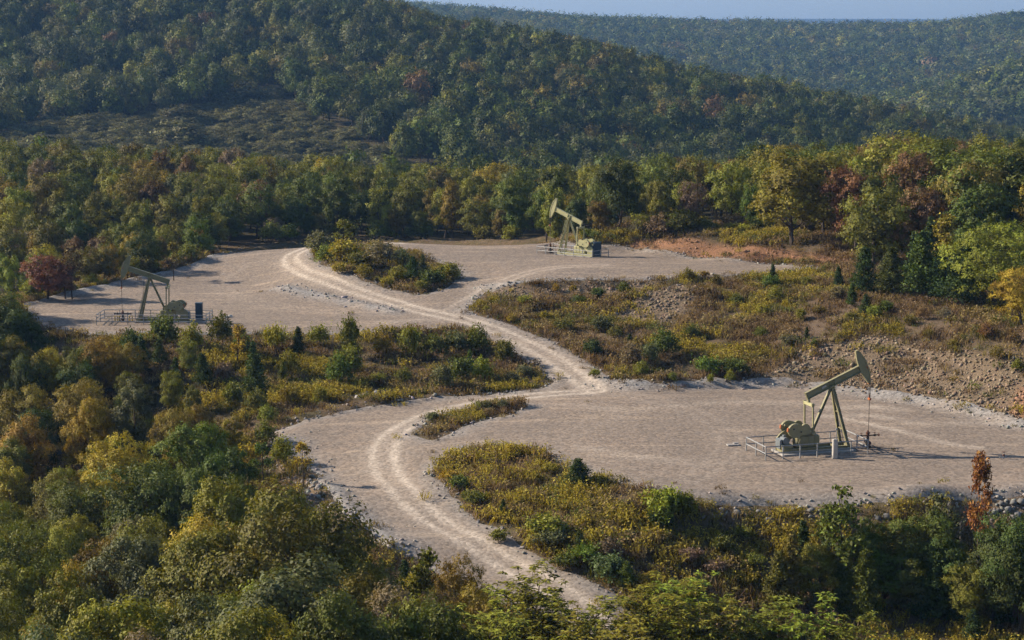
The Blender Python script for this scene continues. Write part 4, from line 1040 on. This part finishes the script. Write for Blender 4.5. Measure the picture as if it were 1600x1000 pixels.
for px, py, h, tint, wide in [(1040,560,3.0,'green',1.1),(1105,590,2.6,'green',1.15),(1145,590,2.4,'green',1.2),(1015,568,2.4,'grey-green',1),(925,560,2.2,'dark green',1),(985,575,2.6,'grey-brown',.9),(940,520,2.0,'grey-green',1.2),(880,520,1.8,'olive',1.2),(820,480,1.6,'yellow-green',1.2),(1190,495,1.8,'golden',1.1),(1215,475,2.2,'yellow-green',1.1),(1205,455,2.6,'green',.9),
 (1080,530,1.6,'green',1.2),(960,530,1.4,'olive',1.2),(1000,590,1.6,'yellow-green',1),(930,592,1.2,'yellow-green',1),(1140,600,1.3,'yellow-green',.8),(1110,600,1.0,'yellow-green',.8),(1050,598,1.0,'olive',1.1),(905,480,1.6,'dark green',1.2),(935,468,1.6,'dark green',1.2),(975,460,1.4,'olive',1.2),(870,460,1.2,'ochre',.9),(895,460,1.2,'ochre',.8),(1120,450,1.8,'bronze',.8),(1075,440,1.6,'bronze',1),(1100,435,1.2,'ochre',1),
 (1150,480,1.5,'olive',1.2),(1250,500,1.6,'yellow-green',1),(1280,495,1.6,'golden',1),(1330,505,1.6,'golden',1),(1365,500,2.0,'yellow-green',1),(1385,490,1.8,'green',1.1),(1420,510,1.4,'golden',1.2),(1450,530,1.3,'golden',1.1),(1490,545,1.2,'golden',1),(1540,530,1.8,'russet',1.0),(1585,540,1.8,'russet',.9),(1560,565,1.6,'golden',1),(1590,585,1.4,'olive',1),(1272,545,1.3,'green',.7),(1480,500,1.4,'grey-brown',1.2),(1440,500,1.4,'russet',1.1),(1310,470,2,'grey-green',1.2),(1260,450,1.6,'olive',1.2),(850,500,1.2,'golden',1),(800,505,1.1,'golden',1.1),(760,490,1.0,'golden',1.1),(1230,540,1.6,'grey-brown',1.2),(1190,530,1.4,'olive',1.3)]:
    plant_px('shrub', px, py, h * (.85 if px < 1160 else .75), 'bronze' if (tint == 'golden' and px > 1240) else tint, None, W_MID, wide=wide * .9)
for px, py, h, tint in [(1208,448,2.6,'cedar green'),(1348,462,5.2,'cedar green'),(1310,455,2.8,'cedar green'),(1395,462,5.2,'dark green'),(1440,468,7.2,'dark green'),(1470,472,5.4,'cedar green'),(1500,480,7.0,'cedar green'),(1515,470,8.0,'dark green'),(1385,455,4.2,'grey-green'),(1330,480,2.6,'dark green'),(1352,495,2.4,'cedar green'),(1260,530,1.2,'cedar green'),(985,545,1.6,'cedar green'),(1425,450,6.2,'cedar green'),(1455,440,7.2,'cedar green'),(1540,450,8,'dark green')]:
    plant_px('cedar', px, py, h, tint, None, 'on the rise above the stony cut')
W_ISL = 'on the planted wedge inside the road loop'
for kind, px, py, h, tint, wide in [('sapling',538,404,5.0,'yellow-green',1.1),('shrub',540,413,3.0,'golden',1.1),('shrub',500,398,2.6,'grey-green',1.2),('shrub',515,410,2.2,'olive',1.2),('shrub',598,418,2.8,'grey-brown',1.2),('cedar',645,440,3.0,'cedar green',1.1),('cedar',662,436,3.0,'grey-green',1.1),('shrub',675,448,2.0,'green',1.3),('shrub',700,437,2.0,'yellow-green',1.2),('shrub',562,420,2.0,'olive',1.3),('shrub',620,440,1.6,'yellow-green',1.2),('shrub',570,436,1.4,'golden',1.2),('shrub',530,430,1.4,'golden',1.2),('shrub',605,448,1.2,'golden',1.2),('shrub',660,455,1.3,'olive',1.2),('shrub',585,400,1.8,'yellow-green',1.1),('shrub',625,412,1.5,'grey-green',1.2)]:
    plant_px(kind, px, py, h, tint, None, W_ISL, wide=wide)
W_FR = 'on the goldenrod slope below the lower pad'
for kind, px, py, h, tint, wide in [('cedar',903,768,2.5,'cedar green',1.5),('cedar',786,812,1.5,'cedar green',1.0),('cedar',905,865,1.7,'dark green',1.0),('shrub',852,850,2.0,'yellow-green',1.3),('shrub',862,862,1.6,'grey-green',1.2),('shrub',718,768,1.2,'green',1.2),('shrub',740,790,1.2,'olive',1.3),('shrub',915,885,1.6,'green',1.2),('shrub',885,893,1.3,'green',1.2),('shrub',950,905,1.7,'grey-green',1.2),('cedar',978,925,2.0,'green',1.1),('shrub',1038,815,2.4,'yellow-green',1.1),('shrub',1065,812,1.9,'yellow-green',1.0),('shrub',1030,830,1.5,'dark green',1.1),('cedar',1088,945,1.9,'cedar green',1.0),('shrub',700,755,1.1,'golden',1.2),('shrub',800,720,1.1,'golden',1.2),('shrub',860,742,1.1,'golden',1.1),('shrub',780,850,1.0,'yellow-green',1.2),('shrub',950,880,1.4,'grey-brown',1.2),('shrub',1010,925,1.2,'golden',1.1),('shrub',1130,870,1.3,'olive',1.2),('shrub',1160,850,1.2,'olive',1.1),('shrub',1120,900,1.2,'grey-brown',1.2),('shrub',1180,890,1.2,'olive',1.2),('shrub',1080,880,1.1,'grey-brown',1.2),('shrub',675,660,.9,'grey-green',1.2),('shrub',760,640,.8,'grey-green',1.2),('shrub',785,638,.7,'grey-green',1.2)]:
    plant_px(kind, px, py, h, tint, None, W_FR if py > 690 else 'on the small weedy island by the road bend', wide=wide)

# fill the woods: poisson-like scatter
def scatter_xy(xmin, xmax, ymin, ymax, sp, test, tries):
    out = []; cell = {}
    xs = rng.uniform(xmin, xmax, tries); ys = rng.uniform(ymin, ymax, tries)
    for x, y in zip(xs, ys):
        k = (int(x // sp), int(y // sp)); bad = False
        for i in (-1, 0, 1):
            for j in (-1, 0, 1):
                for q in cell.get((k[0] + i, k[1] + j), ()):
                    if (q[0] - x) ** 2 + (q[1] - y) ** 2 < sp * sp: bad = True
        if bad or not test(x, y): continue
        cell.setdefault(k, []).append((x, y)); out.append((float(x), float(y)))
    return out
def near_plant(x, y, m=1.0): return any((x - a) ** 2 + (y - b) ** 2 < (r + m) ** 2 for a, b, r in PLANT_XY[:N_HAND])
N_HAND = len(PLANT_XY)
# ravine wood, left of the road
def t1(x, y):
    px, py = project(x, y, float(bil(SURF, x, y)) + 9)
    if px < -60 or py > 1010 or float(bil(SDFG, x, y)) < 3: return False
    return x < -4 and not near_plant(x, y, .5)
for x, y in scatter_xy(-66, -4, 84, 192, 4.2, t1, 5000):
    z = float(bil(SURF, x, y)); h = float(rng.uniform(6.0, 9.5)) * (1.2 if y < 135 else 1); ok = False
    for _ in range(4):
        if not covers_gravel(x, y, z, h, h * .3): ok = True; break
        h *= .75
    sdv = float(bil(SDFG, x, y)); h = min(h, max(2.2, .62 * sdv + 2.0 - (z + 1.2))) if y > 118 and x > -45 and y < 180 else h
    if not ok or h < 2.1: continue
    px, py = project(x, y, z + h)
    if px > 325 and y > 163: continue
    if px > 190 and y > 168: h = min(h, 4.6)
    if px < 170 and py < 660: wt = {'dark green': 3, 'olive': 2, 'ochre': 2, 'golden': 1.5, 'green': 1.5}
    elif py < 720: wt = {'yellow-green': 4, 'golden': 2.2, 'green': 2.4, 'ochre': .8, 'olive': 2.5, 'grey-green': .8}
    else: wt = {'olive': 3.2, 'bronze': 1.0, 'green': 2.8, 'dark green': 1.4, 'ochre': .7, 'yellow-green': 3.2, 'grey-brown': .5, 'grey-green': .8, 'golden': .8}
    plant('oak', x, y, h, pick(wt), None, 'in the ravine beside the road bend', wide=float(rng.uniform(.62, .92)))
# woods behind the left and upper pads
def t2(x, y):
    z = float(bil(SURF, x, y)); px, py = project(x, y, z + 8)
    if px < -40 or px > 1640 or float(bil(SDFG, x, y)) < 2.4: return False
    if 780 < px < 1370 and y < 253.5 + 3 * rng.uniform(): return False
    if px > 1340 and y < 222 + (1600 - px) * .02: return False
    if y < 234 and px < 900: return False
    if inside(hole_polys[0], np.array(x), np.array(y)) or (y < 248 and px > 345 and px < 900): return False
    return not near_plant(x, y, -.2)
belt = scatter_xy(-98, 104, 214, 400, 4.6, t2, 14000)
belt.sort(key=lambda q: q[1])
rest = []
cnt = 0
for x, y in belt:
    z = float(bil(SURF, x, y)); px, py = project(x, y, z + 8)
    lim = 292 if px < 900 else 288
    h = float(rng.uniform(5.6, 9.8)) * (.62 if px < 340 and y < 262 else .8 if px < 340 and y < 275 else 1.0) * (1.12 if px > 1180 else 1.0)
    n_ = float(vnoise(np.array(x / 14), np.array(y / 14), 3))
    wt = {'olive': 3.4, 'green': 2.8, 'yellow-green': 2.2 + 2 * n_, 'dark green': 1.4, 'ochre': .7, 'bronze': 1.0, 'golden': .4, 'russet': .25, 'grey-brown': .35, 'grey-green': .6}
    if px > 1180: wt = {'green': 3, 'dark green': 1.8, 'yellow-green': 2.4, 'olive': 2, 'russet': .8, 'bronze': .8, 'golden': .5}
    if px < 330: wt['ochre'] = 1.1; wt['russet'] = .6; wt['bronze'] = 1.5
    tint = pick(wt)
    if y < lim:
        kind = 'oakm'
        if px > 900 and y < 268 and rng.uniform() < .38: kind = 'cedar'; tint = pick({'cedar green': 2, 'dark green': 2, 'grey-green': 1}); h *= .72
        where = 'behind the far-left pad' if px < 420 else 'behind the road loop' if px < 860 else 'behind the upper pad' if px < 1250 else 'in woods beyond the stony cut'
        plant(kind, x, y, h, tint, None, where, wide=float(rng.uniform(.72, 1.0))); cnt += 1
    else: rest.append((x, y, z, h / 10, tint))
print('plants', len(PLANTS), 'belt individuals', cnt, 'rest', len(rest))

# labels: colour, kind and place, with the order from the left where several share them
KN = dict(oak='broadleaf tree', oakm='broadleaf tree', cedar='cedar', sapling='young tree', slim='young tree', bare='bare tree', shrub='shrub', whorl='long-leaved tree')
groups = {}
for p in PLANTS:
    if p['label']: tag(p['o'], p['label'], 'shrub' if p['kind'] == 'shrub' else 'tree'); p['o']['group'] = 'plants that stand out singly'; continue
    groups.setdefault((p['tint'], KN[p['kind']], p['where']), []).append(p)
for (tint, kn, where), ps in groups.items():
    ps.sort(key=lambda q: q['px'])
    for i, p in enumerate(ps):
        t_ = 'dark' if tint == 'cedar green' else tint
        if len(ps) == 1: lab = f'{t_} {kn} {where}'
        else: lab = f"{t_} {kn} {where}, {ORD(i)} from the left"
        tag(p['o'], lab, 'shrub' if p['kind'] == 'shrub' else 'tree', f'{kn}s {where}')

# ------------------------------------------------------------------ uncountable growth and rubble (instances on points)
def proto_collection(name, meshes):
    c = bpy.data.collections.new(name)
    for i, me in enumerate(meshes): c.objects.link(bpy.data.objects.new(f'{name}_{i:02d}', me))
    return c
def scatter_obj(name, pts_, rot, scl, tint, idx, coll, label):
    n = len(pts_); me = bpy.data.meshes.new(name); me.vertices.add(n); me.vertices.foreach_set('co', np.asarray(pts_, np.float32).ravel())
    a = me.attributes.new('rot', 'FLOAT_VECTOR', 'POINT'); a.data.foreach_set('vector', np.asarray(rot, np.float32).ravel())
    a = me.attributes.new('scl', 'FLOAT_VECTOR', 'POINT'); a.data.foreach_set('vector', np.asarray(scl, np.float32).ravel())
    a = me.attributes.new('idx', 'INT', 'POINT'); a.data.foreach_set('value', np.asarray(idx, np.int32))
    t4 = np.ones((n, 4), np.float32); t4[:, :3] = tint
    a = me.attributes.new('tint', 'FLOAT_COLOR', 'POINT'); a.data.foreach_set('color', t4.ravel())
    o = link(name, me)
    ng = bpy.data.node_groups.new(name, 'GeometryNodeTree')
    ng.interface.new_socket('Geometry', in_out='INPUT', socket_type='NodeSocketGeometry'); ng.interface.new_socket('Geometry', in_out='OUTPUT', socket_type='NodeSocketGeometry')
    gi, go = ng.nodes.new('NodeGroupInput'), ng.nodes.new('NodeGroupOutput')
    ip = ng.nodes.new('GeometryNodeInstanceOnPoints'); ci = ng.nodes.new('GeometryNodeCollectionInfo')
    ci.inputs[0].default_value = coll; ci.inputs[1].default_value = True; ci.inputs[2].default_value = True
    def na(nm, t):
        q = ng.nodes.new('GeometryNodeInputNamedAttribute'); q.data_type = t; q.inputs[0].default_value = nm; return q.outputs[0]
    L = ng.links.new
    L(gi.outputs[0], ip.inputs['Points']); L(ci.outputs[0], ip.inputs['Instance']); ip.inputs['Pick Instance'].default_value = True
    L(na('idx', 'INT'), ip.inputs['Instance Index']); L(na('rot', 'FLOAT_VECTOR'), ip.inputs['Rotation']); L(na('scl', 'FLOAT_VECTOR'), ip.inputs['Scale'])
    L(ip.outputs[0], go.inputs[0])
    md = o.modifiers.new('scatter', 'NODES'); md.node_group = ng
    o['kind'] = 'stuff'; o['label'] = label
    return o
def joined(pair):                                   # trunk and crown in one mesh for the far trees
    a, b = pair
    na_, nb_ = len(a.vertices), len(b.vertices)
    V = np.empty((na_ + nb_) * 3, np.float32); va = np.empty(na_ * 3, np.float32); vb = np.empty(nb_ * 3, np.float32)
    a.vertices.foreach_get('co', va); b.vertices.foreach_get('co', vb)
    fa = [tuple(p.vertices) for p in a.polygons]; fa = np.array([q for q in fa if len(q) == 4]); fb = np.arange(nb_).reshape(-1, 4) + na_
    var = np.empty(nb_, np.float32); b.attributes['var'].data.foreach_get('value', var)
    me = np_mesh('far_tree', np.concatenate([va, vb]).reshape(-1, 3), np.concatenate([fa, fb]), [b.materials[0], M['bark']], dict(var=np.concatenate([np.zeros(na_), var])))
    me.polygons.foreach_set('material_index', np.concatenate([np.ones(len(fa)), np.zeros(len(fb))]).astype(np.int32))
    return me
C_MD = proto_collection('oak_mid', [joined(q) for q in OAK_MD])
C_LO = proto_collection('oak_far', [joined(q) for q in OAK_LO])
C_XL = proto_collection('oak_farthest', [joined(q) for q in OAK_XL])
C_ROCK = proto_collection('stone', ROCKS)

if rest:
    P_ = np.array([(x, y, z - .1) for x, y, z, _, _ in rest]); n = len(P_); s_ = np.array([q[3] for q in rest])
    scatter_obj('woodland', P_, np.stack([np.zeros(n), np.zeros(n), rng.uniform(0, 6.28, n)], 1), np.stack([s_ * rng.uniform(.72, 1.0, n)] * 2 + [s_], 1),
                np.array([np.array(TINT[q[4]]) for q in rest]) * rng.uniform(.8, 1.2, (n, 1)), rng.integers(0, 5, n), C_MD, 'mixed autumn woodland filling the hollow behind the pads')
def jitter_grid(y0, y1, sp, hw):
    out = []
    y = y0
    while y < y1:
        w = y * hw + 40; xs = np.arange(-w, w, sp); out.append(np.stack([xs + rng.uniform(-.5, .5, len(xs)) * sp, y + rng.uniform(-.5, .5, len(xs)) * sp], 1)); y += sp
    return np.concatenate(out)
def clear_at(x, y):
    return sstep(435, 455, y) * sstep(722, 704, y + np.maximum(-90 - x, 0) * 1.6 + np.maximum(x + 60, 0) * .10 + fbm(x / 40, y / 40, 8, 3) * 80) * sstep(-8, -32, x + (y - 560) * .45 + fbm(x / 25, y / 25, 18, 3) * 40)
HILLT = .95 * np.array([TINT['dark green'], TINT['green'], TINT['olive'], TINT['grey-green'], TINT['bronze'], TINT['russet'], TINT['yellow-green']])
def hill_tints(n, x, y):
    g = vnoise(x / 60, y / 60, 51)
    k = rng.uniform(0, 1, n) + (g - .5) * .35
    idx = np.select([k < .34, k < .66, k < .82, k < .93, k < .985, k < .995], [0, 1, 3, 2, 4, 5], 6)
    return HILLT[idx] * rng.uniform(.55, 1.35, (n, 1))
Q = jitter_grid(400, 1250, 8.0, .30)
cl = clear_at(Q[:, 0], Q[:, 1])
tree = cl < .45 + rng.uniform(-.1, .1, len(Q))
T_ = Q[tree]; n = len(T_)
z = H(T_[:, 0], T_[:, 1]); s_ = rng.uniform(.75, 1.5, n) * (1 + .25 * (vnoise(T_[:, 0] / 30, T_[:, 1] / 30, 2) - .5))
scatter_obj('forest', np.stack([T_[:, 0], T_[:, 1], z - .3], 1), np.stack([np.zeros(n), np.zeros(n), rng.uniform(0, 6.28, n)], 1), np.stack([s_ * rng.uniform(.72, .98, n)] * 2 + [s_], 1), hill_tints(n, T_[:, 0], T_[:, 1]), rng.integers(0, 4, n), C_LO, 'dense mixed forest covering the near hill')
B_ = jitter_grid(440, 750, 3.0, .30); c2 = clear_at(B_[:, 0], B_[:, 1]) * (.1 + 1.1 * vnoise(B_[:, 0] / 16, B_[:, 1] / 10, 6)); B_ = B_[(c2 > .36) & (rng.uniform(0, 1, len(B_)) < .9)]; n = len(B_)
z = H(B_[:, 0], B_[:, 1]); s_ = rng.uniform(.12, .5, n) * (.5 + vnoise(B_[:, 0] / 20, B_[:, 1] / 14, 16)) * (1 + 1.0 * (rng.uniform(0, 1, n) > .98))
scatter_obj('brush', np.stack([B_[:, 0], B_[:, 1], z - s_ * 2.2], 1), np.stack([np.zeros(n), np.zeros(n), rng.uniform(0, 6.28, n)], 1), np.stack([s_ * 1.7, s_ * 1.7, s_ * .8], 1), np.array([.140, .132, .052]) * rng.uniform(.7, 1.3, (n, 1)) * np.array([1, 1, 1]), rng.integers(0, 4, n), C_LO, 'low dull brush covering the cleared hillside')
Q = jitter_grid(1250, 2620, 11.5, .31); n = len(Q)
z = H(Q[:, 0], Q[:, 1]); s_ = rng.uniform(1.0, 1.7, n)
scatter_obj('forest', np.stack([Q[:, 0], Q[:, 1], z - .5], 1), np.stack([np.zeros(n), np.zeros(n), rng.uniform(0, 6.28, n)], 1), np.stack([s_ * 1.15, s_ * 1.15, s_], 1), hill_tints(n, Q[:, 0], Q[:, 1]), rng.integers(0, 3, n), C_XL, 'hazy forest covering the far ridge')

# grass and weeds
def tuft(seed, n, h, spread, wid, topy=0):
    rg = np.random.default_rng(seed)
    b = np.stack([rg.normal(0, spread * .5, n), rg.normal(0, spread * .5, n), np.zeros(n)], 1)
    d = np.stack([rg.normal(0, .38, n), rg.normal(0, .38, n), np.ones(n)], 1); d /= np.linalg.norm(d, axis=1, keepdims=True)
    L = h * rg.uniform(.5, 1.15, n); V = leaf_arrays(b + d * L[:, None] * .5, rsph(rg, n) * np.array([1, 1, .3]), d, L, wid * rg.uniform(.7, 1.4, n), rg); var = rg.uniform(0, .8, n)
    Vs, vv = [V], [var]
    if topy:
        m = topy; i = rg.integers(0, n, m); c = b[i] + d[i] * L[i][:, None] * rg.uniform(.55, 1.05, (m, 1)) + rg.normal(0, .05, (m, 3)); l2 = rg.uniform(.08, .17, m)
        Vs.append(leaf_arrays(c, rsph(rg, m), rsph(rg, m), l2, l2 * .6, rg)); vv.append(rg.uniform(.5, 1, m))
    return leaf_mesh('tuft', Vs, M['grass'], vv)
TUFTS = [tuft(1, 26, .42, .42, .035), tuft(2, 30, .6, .45, .04), tuft(3, 24, .85, .38, .05, 46), tuft(4, 16, .6, .5, .06, 60), tuft(5, 34, .3, .5, .035)]
C_TUFT = proto_collection('tuft', TUFTS)
n = 130000
x = rng.uniform(-66, 78, n); y = rng.uniform(112, 272, n)
s_ = bil(SDFG, x, y); rb = np.maximum(bil(Z_RUBBLE, x, y), bil(Z_RED, x, y))
dens = sstep(-.1, .8, s_) * (1 - .90 * rb) * (.25 + .95 * sstep(.32, .6, vnoise(x / 4, y / 4, 21))) * (1 - .55 * bil(Z_SOIL, x, y))
px, py = project(x, y, bil(SURF, x, y))
dens *= (px > -30) & (px < 1640) & (py < 1030)
front = (py > 690) & (px > 660) & (px < 1120)
dens = np.where(front, np.minimum(dens * 1.7, 1), dens)
dens = np.maximum(dens, np.where(s_ < .2, .05 * sstep(-2.6, 0, s_) + .0012, 0) * ((px > -30) & (px < 1640)))
dens *= np.where((px > 960) & (px < 1260) & (py > 785), .55, 1)
dens *= np.where((x < -28) & (y < 188), .25, 1)
dens *= np.where(y > 262, .6, 1)
k = rng.uniform(0, 1, n) < dens
x, y, px, py, front = x[k], y[k], px[k], py[k], front[k]; n = len(x)
g = vnoise(x / 5, y / 5, 61) + rng.normal(0, .16, n)
PAL = np.array([(.150, .100, .060), (.185, .135, .065), (.135, .112, .036), (.088, .096, .024), (.215, .165, .03)])
midslope = (py > 440) & (py < 600) & (px > 780)
g = g - np.where(midslope, .10, 0) - np.where(py > 800, .05, 0)
gi_ = np.select([g < .38, g < .56, g < .68, g < .79], [0, 1, 2, 3], 4)
gi_ = np.where(front & (gi_ == 0) & (rng.uniform(0, 1, n) < .3), 4, gi_)
wedge = inside(np.array(HOLES_PX[0], float), px, py)
gi_ = np.where(wedge & (gi_ < 2) & (rng.uniform(0, 1, n) < .5), 2, gi_)
ti = np.where(gi_ == 4, 2 + rng.integers(0, 2, n), np.where(rng.uniform(0, 1, n) < .25, 3, rng.integers(0, 2, n))); ti = np.where(rng.uniform(0, 1, n) < .15, 4, ti)
sc_ = rng.uniform(.7, 1.5, n) * np.where(bil(SDFG, x, y) < 0, .6, 1) * (.75 + .6 * vnoise(x / 3, y / 3, 15))
scatter_obj('grass', np.stack([x, y, ground_z(x, y) - .03], 1), np.stack([rng.normal(0, .08, n), rng.normal(0, .08, n), rng.uniform(0, 6.28, n)], 1), np.stack([sc_ * 1.15, sc_ * 1.15, sc_], 1), PAL[gi_] * rng.uniform(.9, 1.5, (n, 1)), ti, C_TUFT, 'dry autumn grass and goldenrod weeds on the banks')
print('tufts', n)
# rubble
n = 160000
x = rng.uniform(-40, 72, n); y = rng.uniform(114, 262, n)
rb = bil(Z_RUBBLE, x, y); rd = bil(Z_RED, x, y); s_ = bil(SDFG, x, y); ro = bil(rough, x, y)
edge = np.exp(-((s_ + .1) / .7) ** 2) * .35
pr = np.maximum.reduce([rb * .9, rd * .35, ro * .30, edge])
k = rng.uniform(0, 1, n) < pr
x, y, rb, rd = x[k], y[k], rb[k], rd[k]; n = len(x)
sz = .05 + .16 * rng.uniform(0, 1, n) ** 2.2 + np.where(rb > .5, .09 * rng.uniform(0, 1, n), 0)
sz *= np.where(rng.uniform(0, 1, n) > .985, 1.8, 1)
base = np.where((rb > .4)[:, None] & (y > 160)[:, None], np.array([.250, .188, .128]), np.array([.30, .275, .25]))
base = np.where((rd > .4)[:, None], np.array([.34, .205, .125]), base)
scatter_obj('rubble', np.stack([x, y, ground_z(x, y) + sz * .2], 1), rng.uniform(-3, 3, (n, 3)) * np.array([.25, .25, 1]), np.stack([sz * rng.uniform(.8, 1.4, n), sz, sz], 1), base * rng.uniform(.6, 1.35, (n, 1)) * (1 + rng.normal(0, .05, (n, 3))), rng.integers(0, 6, n), C_ROCK, 'broken stone rubble on cuts and pad edges')
print('stones', n)

# ------------------------------------------------------------------ haze
def haze():
    mb = MB().box((0, 5400, 25), (15000, 12000, 230))
    m = bpy.data.materials.new('haze'); m.use_nodes = True; nt = m.node_tree; nt.nodes.clear()
    out = nt.nodes.new('ShaderNodeOutputMaterial'); v = nt.nodes.new('ShaderNodeVolumePrincipled')
    v.inputs['Color'].default_value = (.24, .50, 1, 1); v.inputs['Density'].default_value = HAZE_D; v.inputs['Anisotropy'].default_value = .2
    nt.links.new(v.outputs[0], out.inputs['Volume'])
    o = mb.obj('haze', m); o['kind'] = 'stuff'; o['label'] = 'thin blue autumn haze over the valley'
HAZE_D = 1.05e-4
haze()
